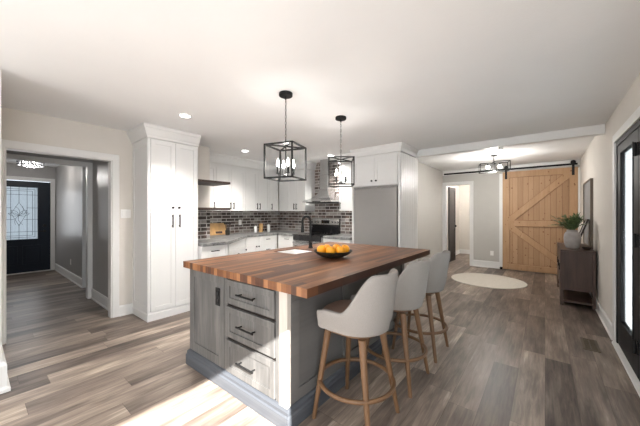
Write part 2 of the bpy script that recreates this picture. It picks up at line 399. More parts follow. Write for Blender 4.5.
# rear of the room, behind the camera, with added windows
mb = MB(); mb.box(XL-0.1, -3.1, 0, XR+0.16, -3.0, 0.55); mb.box(XL-0.1, -3.1, 2.35, XR+0.16, -3.0, CH)
mb.box(XL-0.1, -3.1, 0.55, -3.15, -3.0, 2.35); mb.box(0.45, -3.1, 0.55, XR+0.16, -3.0, 2.35)
struct('wall_back', mb, M['wall'])

# base boards
BP = [(0, 0), (0.026, 0), (0.026, 0.014), (0.016, 0.022), (0.016, 0.115), (0.009, 0.132), (0, 0.135)]
struct('baseboard_right', MB().sweep([(XR, YF), (XR, D1+0.095)], [(o, z) for o, z in BP]), M['trim'])
struct('baseboard_left', MB().sweep([(XL, O1+0.07), (XL, 1.385)], [(o, z) for o, z in BP]), M['trim'])
struct('baseboard_near_left', MB().sweep([(-3.213, -2.9), (-3.213, 0.152), (XL+0.03, 0.152)], [(o*1.7+0.002 if o else 0, z*1.7) for o, z in BP]), M['trim'])
struct('baseboard_far', MB().sweep([(W1+0.075, YF), (-0.86, YF)], [(o, z*1.2) for o, z in BP]), M['trim'])
struct('baseboard_grey', MB().sweep([(-2.17, YB+0.02), (-2.17, YF-0.03)], BP), M['trim'])
struct('baseboard_foyer', MB().sweep([(XF, 1.29), (-6.50, 1.29)], [(o, z*1.15) for o, z in BP]), M['trim'])
struct('baseboard_hall', MB().sweep([(-5.60, 1.225), (XL-0.12, 1.225)], [(o, z*1.15) for o, z in BP]), M['trim'])
struct('baseboard_closet', MB().sweep([(-2.25, YF+0.14), (-2.25, 10.3), (-0.96, 10.3)], BP), M['trim'])

# casings: n = plane, frame boards round an opening
def casing_x(name, x, y0, y1, h, wd, th, sgn, legs=(1, 1)):   # on a wall facing +x (sgn 1) or -x
    a, b = (x, x+sgn*th) if sgn > 0 else (x-th, x)
    mb = MB()
    if legs[0]: mb.box(a, y0-wd, 0, b, y0, h)
    if legs[1]: mb.box(a, y1, 0, b, y1+wd, h)
    mb.box(a, y0-(wd if legs[0] else 0), h, b, y1+(wd if legs[1] else 0), h+wd)
    return struct(name, mb, M['trim'], bevel=0.004)
struct('trim_18', MB().box(-3.30, 0.02, 0, -3.213, 0.152, CH), M['trim'], bevel=0.003)
casing_x('trim_2', XL, O0, O1, OH, 0.075, 0.018, 1)
mb = MB(); mb.box(XL-0.115, O0, 0, XL, O0+0.012, OH); mb.box(XL-0.115, O1-0.012, 0, XL, O1, OH); mb.box(XL-0.115, O0+0.012, OH-0.012, XL, O1-0.012, OH)
struct('trim_3', mb, M['trim'])       # jamb lining
mb = MB(); mb.box(-5.62, 1.165, 0, -5.60, 1.225, 2.145); mb.box(-5.62, -0.85, 2.075, -5.60, 1.165, 2.145); mb.box(-5.72, 1.165, 0, -5.62, 1.19, 2.075)
struct('trim_4', mb, M['trim'], bevel=0.003)   # second cased opening
struct('trim_5', MB().box(-6.50, 1.27, 0, -6.48, 1.42, CH), M['trim'], bevel=0.003)
mb = MB(); mb.box(W0-0.075, YF-0.02, 0, W0, YF, WH); mb.box(W1, YF-0.02, 0, W1+0.075, YF, WH); mb.box(W0-0.075, YF-0.02, WH, W1+0.075, YF, WH+0.08)
mb.box(W0, YF-0.01, 0, W0+0.012, YF+0.12, WH); mb.box(W1-0.012, YF-0.01, 0, W1, YF+0.12, WH)
struct('trim_6', mb, M['trim'], bevel=0.003)
struct('trim_7', MB().box(0.545, YF-0.09, 0, XR-0.001, YF-0.001, 2.30), M['trim'], bevel=0.003)    # casing beside the barn door
struct('trim_8', MB().box(-2.168, YF-0.022, 2.36, XR, YF, 2.48), M['trim'], bevel=0.003)       # header board behind the rail
casing_x('trim_9', XR, D0, D1, DH, 0.085, 0.018, -1)
casing_x('trim_10', XF, 0.27, 1.20, 2.08, 0.075, 0.018, 1)
struct('trim_11', MB().box(XR-0.035, D0, 0, XR+0.16, D1, 0.022), M['trim'], bevel=0.003)     # threshold of the french doors
struct('trim_12', MB().box(-0.865, YF-0.02, 0, -0.79, YF, 2.30), M['trim'], bevel=0.003)
# crown along the kitchen walls
def crown(name, path, z0=2.30, out=0.07, fr=0.0):
    return struct(name, MB().sweep(path, [(0, z0), (0.012, z0), (0.014, z0+0.02), (out*0.55, CH-0.05), (out*0.85, CH-0.025), (out, CH-0.018), (out, CH), (0, CH)]), M['cab'])

# brick tile
struct('wall_tile_left', MB().box(XK, 2.5, 0.92, XK+0.012, YK, 1.39), M['brick'])
struct('wall_tile_return', MB().box(XL-0.001, 2.03, 0.92, XL+0.010, 2.50, 1.385), M['brick'])
struct('wall_tile_back', MB().box(XK+0.012, YK-0.012, 0.92, -2.65, YK, 1.39), M['brick'])
struct('wall_tile_hood', MB().box(-3.94, YK-0.013, 1.39, -3.07, YK, CH), M['brick'])

# ================================================================== DOORS
def shaker(mb, x0, x1, z0, z1, y=0.0, th=0.02, st=0.055, rec=0.008):
    """shaker panel front: recessed field, raised stiles and rails; front faces -y"""
    mb.box(x0+st*0.5, y-th+rec, z0+st*0.5, x1-st*0.5, y, z1-st*0.5)
    mb.box(x0, y-th, z0, x0+st, y, z1); mb.box(x1-st, y-th, z0, x1, y, z1)
    mb.box(x0+st, y-th, z0, x1-st, y, z0+st); mb.box(x0+st, y-th, z1-st, x1-st, y, z1)
    return mb
def pull(parent, x, z, L, vertical=True, y=-0.02, name='handle'):
    mb = MB(); p = 0.03
    if vertical:
        mb.box(x-0.006, y-p-0.006, z-L/2, x+0.006, y-p+0.006, z+L/2)
        for s in (-1, 1): mb.box(x-0.005, y-p, z+s*(L/2-0.02)-0.005, x+0.005, y, z+s*(L/2-0.02)+0.005)
    else:
        mb.box(x-L/2, y-p-0.006, z-0.006, x+L/2, y-p+0.006, z+0.006)
        for s in (-1, 1): mb.box(x+s*(L/2-0.02)-0.005, y-p, z-0.005, x+s*(L/2-0.02)+0.005, y, z+0.005)
    return mb.build(name, M['black'], parent, bevel=0.002)
def knob(parent, x, z, y=-0.02):
    mb = MB(); mb.tube([(x, y, z), (x, y-0.015, z)], 0.006); mb.tube([(x, y-0.015, z), (x, y-0.020, z), (x, y-0.028, z)], 0.015)
    return mb.build('knob', M['black'], parent, smooth=True)
def cabinet(name, label, cat, loc, rz, w_, d, z0, z1, fronts, toe=0.0, group=None, st=0.055, mat='cab', sides=False):
    t = thing(name, label, cat, loc, rz, group)
    mb = MB(); mb.box(0, 0, z0+toe, w_, d, z1)
    if toe: mb.box(0, 0.06, z0, w_, d, z0+toe)
    mb.build('body', M[mat], t, bevel=0.002)
    for fr in fronts:
        kind, x0, x1, a, b = fr[:5]; mb = MB(); g = 0.0015
        shaker(mb, x0+g, x1-g, a+g, b-g, st=st if kind != 'drawer' or b-a > 0.2 else 0.035)
        f = mb.build('drawer' if kind == 'drawer' else 'door', M[mat], t, bevel=0.0015)
        for h in fr[5:]:
            if h[0] == 'pull': pull(f, h[1], h[2], h[3], h[4])
            else: knob(f, h[1], h[2])
    return t

# front door (dark navy, leaded glass) faces +x
fd = MB()
def fbox(mb, y0, y1, z0, z1, x0, x1): return mb.box(x0, y0, z0, x1, y1, z1)
Y0, Y1 = 0.272, 1.198; xa, xb = XF-0.05, XF-0.005
GZ0, GZ1, GY0, GY1 = 0.76, 1.93, 0.40, 0.99
fbox(fd, Y0, GY0, 0.02, 2.065, xa, xb); fbox(fd, GY1, Y1, 0.02, 2.065, xa, xb); fbox(fd, GY0, GY1, 0.02, GZ0, xa, xb); fbox(fd, GY0, GY1, GZ1, 2.065, xa, xb)
front = struct('door_1', fd, M['navy'], bevel=0.003)
for y0, y1 in ((0.37, 0.67), (0.75, 1.05)):
    mb = MB()
    for k, (i, dx) in enumerate(((0.0, 0.012), (0.035, 0.006), (0.055, 0.016))):
        fbox(mb, y0+i, y1-i, 0.20+i, 0.62-i, xb-0.005, xb+dx-0.004*(k == 1))
    mb.build('raised_panel', M['navy'], front, bevel=0.004)
mb = MB(); fbox(mb, GY0-0.025, GY0, GZ0-0.025, GZ1+0.025, xb, xb+0.012); fbox(mb, GY1, GY1+0.025, GZ0-0.025, GZ1+0.025, xb, xb+0.012)
fbox(mb, GY0, GY1, GZ0-0.025, GZ0, xb, xb+0.012); fbox(mb, GY0, GY1, GZ1, GZ1+0.025, xb, xb+0.012); mb.build('glass_frame', M['navy'], front, bevel=0.003)
mb = MB(); fbox(mb, GY0, GY1, GZ0, GZ1, xb-0.030, xb-0.024); mb.build('pane', M['frosted'], front)
mb = MB(); xc = xb-0.021
def came(pts, r=0.0035, closed=False):
    P = [(xc, y, z) for y, z in pts]
    if closed: P.append(P[0])
    for a, b in zip(P, P[1:]): mb.bar(a, b, r*2)
cyg, czg = (GY0+GY1)/2, (GZ0+GZ1)/2
for i in (0.045, 0.085, ):
    came([(GY0+i, GZ0+i), (GY1-i, GZ0+i), (GY1-i, GZ1-i), (GY0+i, GZ1-i)], closed=True)
for i in (0.17,):
    came([(GY0+i, GZ0), (GY0+i, GZ1)]); came([(GY1-i, GZ0), (GY1-i, GZ1)]); came([(GY0, GZ0+i), (GY1, GZ0+i)]); came([(GY0, GZ1-i), (GY1, GZ1-i)])
came([(cyg, GZ0), (cyg, czg-0.24)]); came([(cyg, czg+0.24), (cyg, GZ1)]); came([(GY0, czg+0.12), (cyg-0.12, czg+0.12)]); came([(cyg+0.12, czg+0.12), (GY1, czg+0.12)])
came([(GY0, czg-0.14), (cyg-0.08, czg-0.14)]); came([(cyg+0.08, czg-0.14), (GY1, czg-0.14)])
for k in range(6):       # petal motif
    a = math.radians(-75+30*k)
    pts = []
    for s in range(9):
        u = s/8; r_ = 0.21*u*(1 if k in (2, 3) else 0.8); off = 0.035*math.sin(PI*u)
        pts.append((cyg+math.sin(a)*r_+math.cos(a)*off, czg-0.05+math.cos(a)*r_-math.sin(a)*off))
    came(pts, 0.003)
    came([(2*cyg-y, 2*(czg-0.05)-z) for y, z in pts] if k in (2, 3) else [(2*cyg-y, z) for y, z in pts], 0.003)
came([(cyg, czg+0.24), (cyg+0.12, czg), (cyg, czg-0.28), (cyg-0.12, czg)], 0.003, True)
mb.build('leaded_pattern', M['lead'], front)
mb = MB(); mb.tube([(xb, 1.10, 1.06), (xb+0.02, 1.10, 1.06)], 0.03); mb.build('deadbolt', M['black'], front, smooth=True)
mb = MB(); mb.tube([(xb, 1.10, 0.93), (xb+0.012, 1.10, 0.93)], 0.028); mb.tube([(xb+0.01, 1.10, 0.93), (xb+0.05, 1.10, 0.93)], 0.009); mb.box(xb+0.04, 0.99, 0.92, xb+0.055, 1.11, 0.94)
mb.build('door_handle', M['black'], front, bevel=0.002)
struct('trim_13', MB().box(XF-0.12, 0.27, 0, XF+0.02, 1.20, 0.018), M['trim'])

# french doors in the right wall (face -x)
fx0, fx1 = XR+0.002, XR+0.047
mb = MB(); mb.box(XR-0.004, D1-0.045, 0.022, XR+0.11, D1, DH); mb.box(XR-0.004, D0, 0.022, XR+0.11, D0+0.045, DH); mb.box(XR-0.004, D0+0.045, DH-0.045, XR+0.11, D1-0.045, DH)
struct('door_frame', mb, M['blackdoor'], bevel=0.004)
def leaf(name, y0, y1, hinge_y, both=True):
    mb = MB(); st = 0.165; z0, z1 = 0.03, DH-0.05; a, b = 0.30, z1-0.09
    mb.box(fx0, y0, z0, fx1, y0+st, z1); mb.box(fx0, y1-st, z0, fx1, y1, z1); mb.box(fx0, y0+st, z0, fx1, y1-st, a); mb.box(fx0, y0+st, b, fx1, y1-st, z1)
    o = struct(name, mb, M['blackdoor'], bevel=0.004)
    g = MB(); g.box(fx0+0.016, y0+st, a, fx0+0.024, y1-st, b); g.build('pane', M['glass'], o)
    mb = MB(); ns = 14; wv = [(fx0+0.029+0.0025*(k % 2), y0+st+0.004+(y1-y0-2*st-0.008)*k/ns) for k in range(ns+1)]
    vv = [[mb.bm.verts.new((x, y, z)) for x, y in wv] for z in (a+0.004, b-0.004)]
    for k in range(ns): mb.bm.faces.new((vv[0][k], vv[0][k+1], vv[1][k+1], vv[1][k]))
    bl = mb.build('blind', M['curtain'], o); bl.modifiers.new('thickness', 'SOLIDIFY').thickness = 0.001
    g = MB(); q = 0.012
    g.box(fx0-0.006, y0+st-q, a-q, fx0+0.014, y0+st, b+q); g.box(fx0-0.006, y1-st, a-q, fx0+0.014, y1-st+q, b+q)
    g.box(fx0-0.006, y0+st, a-q, fx0+0.014, y1-st, a); g.box(fx0-0.006, y0+st, b, fx0+0.014, y1-st, b+q); g.build('glass_bead', M['blackdoor'], o)
    for z in (0.28, 1.13, 1.86):
        g = MB(); g.tube([(fx0-0.018, hinge_y, z-0.055), (fx0-0.018, hinge_y, z+0.055)], 0.012); g.box(fx0-0.010, hinge_y-0.035, z-0.05, fx0, hinge_y+0.035, z+0.05)
        g.build('hinge', M['black'], o)
    return o
leaf('door_2', 3.315, D1-0.048, 3.33)
leaf('door_3', 2.465, 3.310, 2.48)
leaf('door_4', D0+0.048, 2.460, D0+0.06)
# dark door standing open into the little room
o = MB(); shaker(o, 0, 0.56, 0.01, 1.0, th=0.035, st=0.09); shaker(o, 0, 0.56, 1.0, 2.06, th=0.035, st=0.09)
dk = struct('door_5', o, M['espresso'], bevel=0.003); dk.location = (W0+0.03, YF+0.14, 0); dk.rotation_euler = (0, 0, math.radians(87))
for s in (-0.055, 0.02):
    mb = MB(); mb.sphere((0.50, s, 0.98), 0.026, 8); kb = mb.build('door_handle', M['black'], dk, smooth=True)

# barn door
bd = thing('barn_door', 'knotty pine barn door with K-shaped braces hanging from a black rail', 'door', (-0.79, YF-0.05, 0.02))
bw, bh = 1.33, 2.30
MB().box(0, -0.012, 0, bw, 0.022, bh).build('plank_panel', M['pine'], bd)
f = 0.135
def board(name, poly, y0=-0.044, y1=-0.0125, mat='pine_plain'):
    return MB().xz(poly, y0, y1).build(name, M[mat], bd, bevel=0.004)
board('stile', [(0, 0), (f, 0), (f, bh), (0, bh)]); board('stile', [(bw-f, 0), (bw, 0), (bw, bh), (bw-f, bh)])
board('rail', [(f, bh-f), (bw-f, bh-f), (bw-f, bh), (f, bh)]); board('rail', [(f, 0), (bw-f, 0), (bw-f, f), (f, f)])
board('rail', [(f, 1.02), (bw-f, 1.02), (bw-f, 1.02+f), (f, 1.02+f)])
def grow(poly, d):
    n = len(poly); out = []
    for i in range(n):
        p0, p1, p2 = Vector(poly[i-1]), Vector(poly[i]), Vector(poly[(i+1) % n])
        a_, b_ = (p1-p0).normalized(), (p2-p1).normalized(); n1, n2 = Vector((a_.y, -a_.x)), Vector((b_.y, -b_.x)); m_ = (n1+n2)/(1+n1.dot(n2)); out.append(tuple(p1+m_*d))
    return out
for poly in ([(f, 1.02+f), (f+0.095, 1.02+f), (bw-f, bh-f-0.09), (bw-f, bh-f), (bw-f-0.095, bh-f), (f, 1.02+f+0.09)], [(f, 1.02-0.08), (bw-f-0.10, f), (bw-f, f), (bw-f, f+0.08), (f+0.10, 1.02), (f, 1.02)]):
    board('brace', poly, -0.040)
    MB().xz(grow(poly, 0.006), -0.0135, -0.0121).build('brace_gap_shade', M['knot_gap_shade'], bd)  # dark sheet under the brace paints a shadow gap round its edge
MB().box(f-0.007, -0.0135, f-0.007, bw-f+0.007, -0.0121, f+0.007).build('rail_gap_shade', M['knot_gap_shade'], bd)  # dark strips paint the shadow gaps along rails and stiles
MB().box(f-0.007, -0.0136, 1.013, bw-f+0.007, -0.0122, 1.027+f).build('rail_gap_shade', M['knot_gap_shade'], bd)
MB().box(f-0.007, -0.0135, bh-f-0.007, bw-f+0.007, -0.0121, bh-f+0.007).build('rail_gap_shade', M['knot_gap_shade'], bd)
for x in (f, bw-f): MB().box(x-0.007, -0.0137, f, x+0.007, -0.0123, bh-f).build('stile_gap_shade', M['knot_gap_shade'], bd)
mb = MB()
for k in range(70):
    x, z, r = random.uniform(0.03, bw-0.03), random.uniform(0.03, bh-0.05), random.uniform(0.006, 0.014)
    mb.rings([[(x+r*math.cos(a*PI/4), yy, z+r*1.25*math.sin(a*PI/4)) for a in range(8)] for yy in (-0.030, -0.0450)])
kn = mb.build('wood_knots', M['knot_gap_shade'], bd); kn['kind'] = 'stuff'
for x in (0.07, bw-0.075):
    mb = MB(); mb.box(x-0.022, -0.052, bh-0.17, x+0.022, -0.0445, bh+0.10); h = mb.build('hanger', M['black'], bd, bevel=0.002)
    mb = MB(); mb.tube([(x, -0.040, bh+0.105), (x, -0.0275, bh+0.105)], 0.045, n=24); mb.build('roller_wheel', M['black'], h, smooth=True)
rl = thing('barn_door_rail', 'long black steel rail above the pine barn door and doorway', 'rail', (0, YF-0.07, 2.385))
MB().box(-2.12, -0.006, -0.02, 0.535, 0.004, 0.02).build('track', M['black'], rl, bevel=0.001)
for x in (-2.0, -1.45, -0.9, -0.3, 0.2):
    MB().tube([(x, 0.004, 0), (x, 0.048, 0)], 0.012).build('standoff', M['black'], rl, smooth=True)
tag(MB().box(-0.845, YF-0.085, 0, -0.795, YF-0.022, 0.055).build('door_floor_guide', M['black'], bevel=0.003), 'small black guide block on the floor at the barn door corner', 'door guide')

# ================================================================== KITCHEN CABINETS
# pantry, faces +x
PY, PW = 1.39, 0.64
pt = cabinet('pantry_cabinet', 'tall white shaker pantry cabinet with four doors reaching the ceiling', 'cabinet', (-3.84, PY, 0), R90(), PW, 0.51, 0, 2.33,
    [('door', 0.02, PW/2, 0.115, 1.355, ('pull', PW/2-0.045, 1.245, 0.17, True)), ('door', PW/2, PW-0.02, 0.115, 1.355, ('pull', PW/2+0.045, 1.245, 0.17, True)),
     ('door', 0.02, PW/2, 1.36, 2.275, ('knob', PW/2-0.04, 1.42)), ('door', PW/2, PW-0.02, 1.36, 2.275, ('knob', PW/2+0.04, 1.42))])
MB().sweep([(PW, -0.001), (0, -0.001), (-0.001, 0.51)][::-1], [(-0.02, 2.285), (0.024, 2.285), (0.026, 2.31), (0.036, 2.325), (0.065, 2.39), (0.078, 2.405), (0.08, CH-0.001), (-0.02, CH-0.001)]).build('crown', M['cab'], pt)
MB().sweep([(PW, -0.001), (0, -0.001), (-0.001, 0.51)][::-1], [(0, 0.001), (0.016, 0.001), (0.016, 0.085), (0.008, 0.10), (0, 0.10)]).build('plinth', M['cab'], pt)
mb = MB(); mb.box(-0.010, 0.0, 0.10, -0.0005, 0.06, 2.284); mb.box(-0.010, 0.45, 0.10, -0.0005, 0.51, 2.284); mb.box(-0.010, 0.06, 2.20, -0.0005, 0.45, 2.284); mb.box(-0.010, 0.06, 0.10, -0.0005, 0.45, 0.18)
mb.build('side_frame', M['cab'], pt, bevel=0.002)

UZ0, UZ1 = 1.39, 2.22
ux = -4.78
def upper_l(y0, y1, label, fr):
    return cabinet('wall_cabinet', label, 'cabinet', (ux, y0, 0), R90(), y1-y0, abs(XK-ux), UZ0, UZ1+0.06, fr)
def pr(wd, z=1.49): return [('door', 0, wd/2, UZ0, UZ1, ('pull', wd/2-0.035, z, 0.13, True)), ('door', wd/2, wd, UZ0, UZ1, ('pull', wd/2+0.035, z, 0.13, True))]
upper_l(2.51, 2.87, 'narrow white wall cabinet seen behind the floating shelves next to the pantry', [('door', 0, 0.36, UZ0, UZ1, ('pull', 0.31, 1.49, 0.13, True))])
upper_l(2.87, 3.52, 'white two-door wall cabinet whose pulls meet just past the shelf ends', pr(0.65))
upper_l(3.52, 4.16, 'white two-door wall cabinet in the middle of the left run', pr(0.64))
upper_l(4.16, 4.42, 'slim single-door white wall cabinet beside the kitchen corner', [('door', 0, 0.26, UZ0, UZ1, ('pull', 0.05, 1.49, 0.13, True))])
uy = 4.44
cabinet('wall_cabinet', 'white corner wall cabinet with two doors left of the range hood', 'cabinet', (-4.76, uy, 0), 0, 0.82, YK-uy, UZ0, UZ1+0.06,
    [('door', 0.28, 0.55, UZ0, UZ1, ('pull', 0.515, 1.49, 0.13, True)), ('door', 0.55, 0.82, UZ0, UZ1, ('pull', 0.585, 1.49, 0.13, True))])
cabinet('wall_cabinet', 'white single-door wall cabinet between range hood and refrigerator', 'cabinet', (-3.07, uy, 0), 0, 0.42, YK-uy, UZ0, UZ1+0.06,
    [('door', 0, 0.42, UZ0, UZ1, ('pull', 0.04, 1.49, 0.13, True))])
crown('trim_14', [(-4.762, 2.505), (-4.762, 4.425)], 2.28)
# kitchen crown, path ordered so that 'out' faces the room
def crown2(name, path, z0=2.285, o=0.07): return crown(name, path, z0, o)
crown2('trim_15', [(-4.755, 4.42), (-3.94, 4.42), (-3.94, YK-0.012)][::1])
bpy.data.objects.remove(bpy.data.objects['trim_15'])
struct('trim_15', MB().sweep([(-4.692, 4.42), (-3.94, 4.42), (-3.94, YK-0.014)], [(0, 2.285), (0.012, 2.285), (0.014, 2.305), (0.04, 2.39), (0.06, 2.415), (0.068, 2.42), (0.068, CH), (0, CH)]), M['cab'])
struct('trim_16', MB().sweep([(-3.07, YK-0.014), (-3.07, 4.42), (-2.655, 4.42)], [(0, 2.285), (0.012, 2.285), (0.014, 2.305), (0.04, 2.39), (0.06, 2.415), (0.068, 2.42), (0.068, CH), (0, CH)]), M['cab'])

# refrigerator and its surround
FY = 4.20
fr_ = thing('refrigerator', 'built-in refrigerator with plain flat grey door panel', 'refrigerator', (-2.61, FY, 0))
MB().box(0.005, 0.03, 0.02, 0.815, 0.53, 1.785).build('body', M['fridge'], fr_)
MB().box(0.02, -0.02, 0.09, 0.80, 0.03, 1.750).build('door', M['fridge'], fr_, bevel=0.004)
MB().box(0.02, -0.015, 1.757, 0.80, 0.03, 1.785).build('top_grille', M['steel'], fr_, bevel=0.002)
MB().box(0.02, 0.0, 0.0, 0.80, 0.06, 0.08).build('kick_plate', M['black'], fr_)
fc = cabinet('refrigerator_cabinet', 'white two-door cabinet with round knobs above the refrigerator', 'cabinet', (-2.61, FY-0.0, 0), 0, 0.82, 0.54, 1.80, 2.31,
    [('door', 0.01, 0.41, 1.82, 2.26, ('knob', 0.37, 1.88)), ('door', 0.41, 0.81, 1.82, 2.26, ('knob', 0.45, 1.88))])
ep = thing('end_panel', 'tall white grooved end panel on the right side of the refrigerator', 'panel', (-1.785, FY-0.03, 0))
MB().box(0, 0, 0, 0.035, 0.78, 2.30).build('panel', M['cab'], ep, bevel=0.003)
mb = MB()
for k in range(9): mb.box(0.0352, 0.035+k*0.08, 0.0, 0.041, 0.035+k*0.08+0.074, 2.30)
mb.build('beadboard', M['cab'], ep, bevel=0.002)
ep2 = tag(MB().box(-2.645, FY-0.0, 0, -2.613, YK-0.013, 2.31).build('side_panel', M['cab'], bevel=0.002), 'narrow white side panel on the left of the refrigerator', 'panel')
struct('trim_17', MB().sweep([(-2.645, FY-0.022), (-1.744, FY-0.022), (-1.744, YB-0.105)], [(-0.02, 2.312), (0.008, 2.312), (0.010, 2.37), (0.025, 2.41), (0.038, 2.42), (0.04, CH), (-0.02, CH)]), M['cab'])

# base cabinets
BZ = 0.875
bc = cabinet('base_cabinet', 'white base cabinet with one drawer beside the pantry', 'cabinet', (-3.78, 2.035, 0), R90(), 0.42, 0.55, 0, BZ,
    [('drawer', 0.0, 0.42, 0.70, BZ, ('pull', 0.20, 0.80, 0.13, False)), ('door', 0, 0.42, 0.10, 0.70, ('knob', 0.37, 0.65))], toe=0.10)
# angled cabinet from (-3.78,2.46) to (-4.52,3.33)
ax, ay = -3.785, 2.462; bx_, by_ = -4.515, 3.33
ang = math.atan2(by_-ay, bx_-ax); Lw = math.hypot(bx_-ax, by_-ay)
an = thing('base_cabinet', 'angled white base cabinet turning the counter towards the kitchen corner', 'cabinet', (ax, ay, 0), ang)
def loc2(x, y):
    dx, dy = x-ax, y-ay; c, s = math.cos(-ang), math.sin(-ang); return (dx*c-dy*s, dx*s+dy*c)
MB().prism([(0, 0), (Lw, 0), loc2(-5.08, 3.33), loc2(-5.08, 2.53), loc2(-4.33, 2.53), loc2(-4.33, 2.462)], 0.10, BZ).build('body', M['cab'], an)
for x0, x1, hx in ((0.02, Lw/2, Lw/2-0.05), (Lw/2, Lw-0.02, Lw-0.07)):
    f_ = shaker(MB(), x0, x1, 0.10, 0.70).build('door', M['cab'], an, bevel=0.0015); knob(f_, hx, 0.65)
shaker(MB(), 0.02, Lw-0.02, 0.705, BZ-0.003, st=0.035).build('drawer_front', M['cab'], an, bevel=0.0015)
cabinet('base_cabinet', 'white two-door base cabinet with small black knobs on the left run', 'cabinet', (-4.52, 3.34, 0), R90(), 0.38, 0.565, 0, BZ,
    [('drawer', 0, 0.38, 0.72, BZ), ('door', 0, 0.27, 0.10, 0.72, ('knob', 0.24, 0.68)), ('door', 0.27, 0.38, 0.10, 0.72, ('knob', 0.30, 0.68))], toe=0.10, st=0.04)
cabinet('base_cabinet', 'white drawer base cabinet in the kitchen corner', 'cabinet', (-4.52, 3.725, 0), R90(), 0.444, 0.565, 0, BZ,
    [('drawer', 0, 0.42, 0.72, BZ, ('pull', 0.15, 0.81, 0.10, False)), ('drawer', 0, 0.42, 0.42, 0.72, ('pull', 0.15, 0.60, 0.10, False)), ('drawer', 0, 0.42, 0.10, 0.42, ('pull', 0.15, 0.30, 0.10, False))], toe=0.10, st=0.04)
cabinet('base_cabinet', 'white drawer base cabinet directly left of the range', 'cabinet', (-4.495, 4.17, 0), 0, 0.515, 0.565, 0, BZ,
    [('drawer', 0.02, 0.515, 0.72, BZ, ('pull', 0.30, 0.81, 0.12, False)), ('drawer', 0.02, 0.515, 0.42, 0.72, ('pull', 0.30, 0.60, 0.12, False)), ('drawer', 0.02, 0.515, 0.10, 0.42, ('pull', 0.30, 0.30, 0.12, False))], toe=0.10, st=0.04)
cabinet('base_cabinet', 'white drawer base cabinet between range and refrigerator', 'cabinet', (-3.245, 4.17, 0), 0, 0.595, 0.565, 0, BZ,
    [('drawer', 0, 0.595, 0.70, BZ, ('pull', 0.28, 0.80, 0.12, False)), ('door', 0, 0.595, 0.10, 0.70, ('pull', 0.06, 0.60, 0.12, True))], toe=0.10, st=0.04)
# granite worktops
ct = MB().prism([(-4.338, 2.035), (-3.735, 2.035), (-3.735, 2.475), (-4.485, 3.35), (-4.485, 4.13), (-3.985, 4.13), (-3.985, YK-0.014), (XK+0.014, YK-0.014), (XK+0.014, 2.515), (-4.338, 2.515)], BZ+0.001, 0.92).build('worktop', M['granite'], bevel=0.004)
tag(ct, 'long grey granite worktop running from the pantry round the corner to the range', 'countertop')
ct = MB().box(-3.24, 4.13, BZ+0.001, -2.648, YK-0.014, 0.92).build('worktop', M['granite'], bevel=0.004)
tag(ct, 'short grey granite worktop between range and refrigerator', 'countertop')

# floating shelves
for z, lb in ((1.80, 'upper dark wood floating shelf on the wall right of the pantry'), (1.395, 'lower dark wood floating shelf above the brick tile right of the pantry')):
    tag(MB().box(XL+0.001, 2.035, z, -3.86, 2.57, z+0.035).build('floating_shelf', M['shelfwood'], bevel=0.003), lb, 'shelf')

# range
rg = thing('kitchen_range', 'stainless steel range with black cooktop and raised control panel', 'oven', (-3.975, 4.07, 0))
rw = 0.72
MB().box(0.0, 0.04, 0.03, rw, 0.66, 0.905).build('body', M['steel'], rg, bevel=0.003)
MB().box(0.0, 0.0, 0.905, rw, 0.60, 0.925).build('cooktop', M['blackglass'], rg, bevel=0.004)
dr = MB().box(0.01, 0.0, 0.25, rw-0.01, 0.04, 0.80).build('oven_door', M['steel'], rg, bevel=0.004)
MB().box(0.07, -0.004, 0.33, rw-0.07, 0.002, 0.70).build('oven_window', M['blackglass'], dr)
mb = MB(); mb.tube([(0.06, -0.05, 0.77), (rw-0.06, -0.05, 0.77)], 0.012); mb.tube([(0.08, -0.05, 0.77), (0.08, 0.0, 0.77)], 0.008); mb.tube([(rw-0.08, -0.05, 0.77), (rw-0.08, 0.0, 0.77)], 0.008)
mb.build('oven_handle', M['steel'], dr, smooth=True)
MB().box(0.01, 0.01, 0.81, rw-0.01, 0.04, 0.90).build('front_trim', M['blackglass'], rg)
MB().box(0.01, 0.0, 0.04, rw-0.01, 0.04, 0.24).build('storage_drawer', M['steel'], rg, bevel=0.004)
mb = MB(); a = [(0, 0.60, 0.925), (0, 0.665, 0.925), (0, 0.665, 1.235), (0, 0.635, 1.235)]
mb.rings([[(x, y, z) for _, y, z in a] for x in (0.0, rw)]); bgd = mb.build('backguard', M['blackglass'], rg, bevel=0.003)
mb = MB(); mb.rings([[(x, y-0.004, z) for y, z in ((0.624, 1.10), (0.650, 1.10), (0.66, 1.225), (0.634, 1.225))] for x in (0.01, rw-0.01)]); mb.build('control_panel', M['steel'], bgd)
MB().box(rw*0.36, 0.616, 1.13, rw*0.64, 0.63, 1.20).build('display', M['blackglass'], bgd)
for x in (0.07, 0.15, rw-0.19, rw-0.12, rw-0.05):
    MB().tube([(x, 0.63, 1.165), (x, 0.600, 1.165)], 0.022, n=16).build('control_knob', M['steel'], bgd, smooth=True)
for (bx0, by0, br) in ((0.18, 0.16, 0.10), (0.54, 0.16, 0.08), (0.18, 0.44, 0.08), (0.54, 0.44, 0.10)):
    MB().torus((bx0, by0, 0.9255), br, 0.002, 32, 4, 0.4).build('burner_ring', M['steel'], rg)

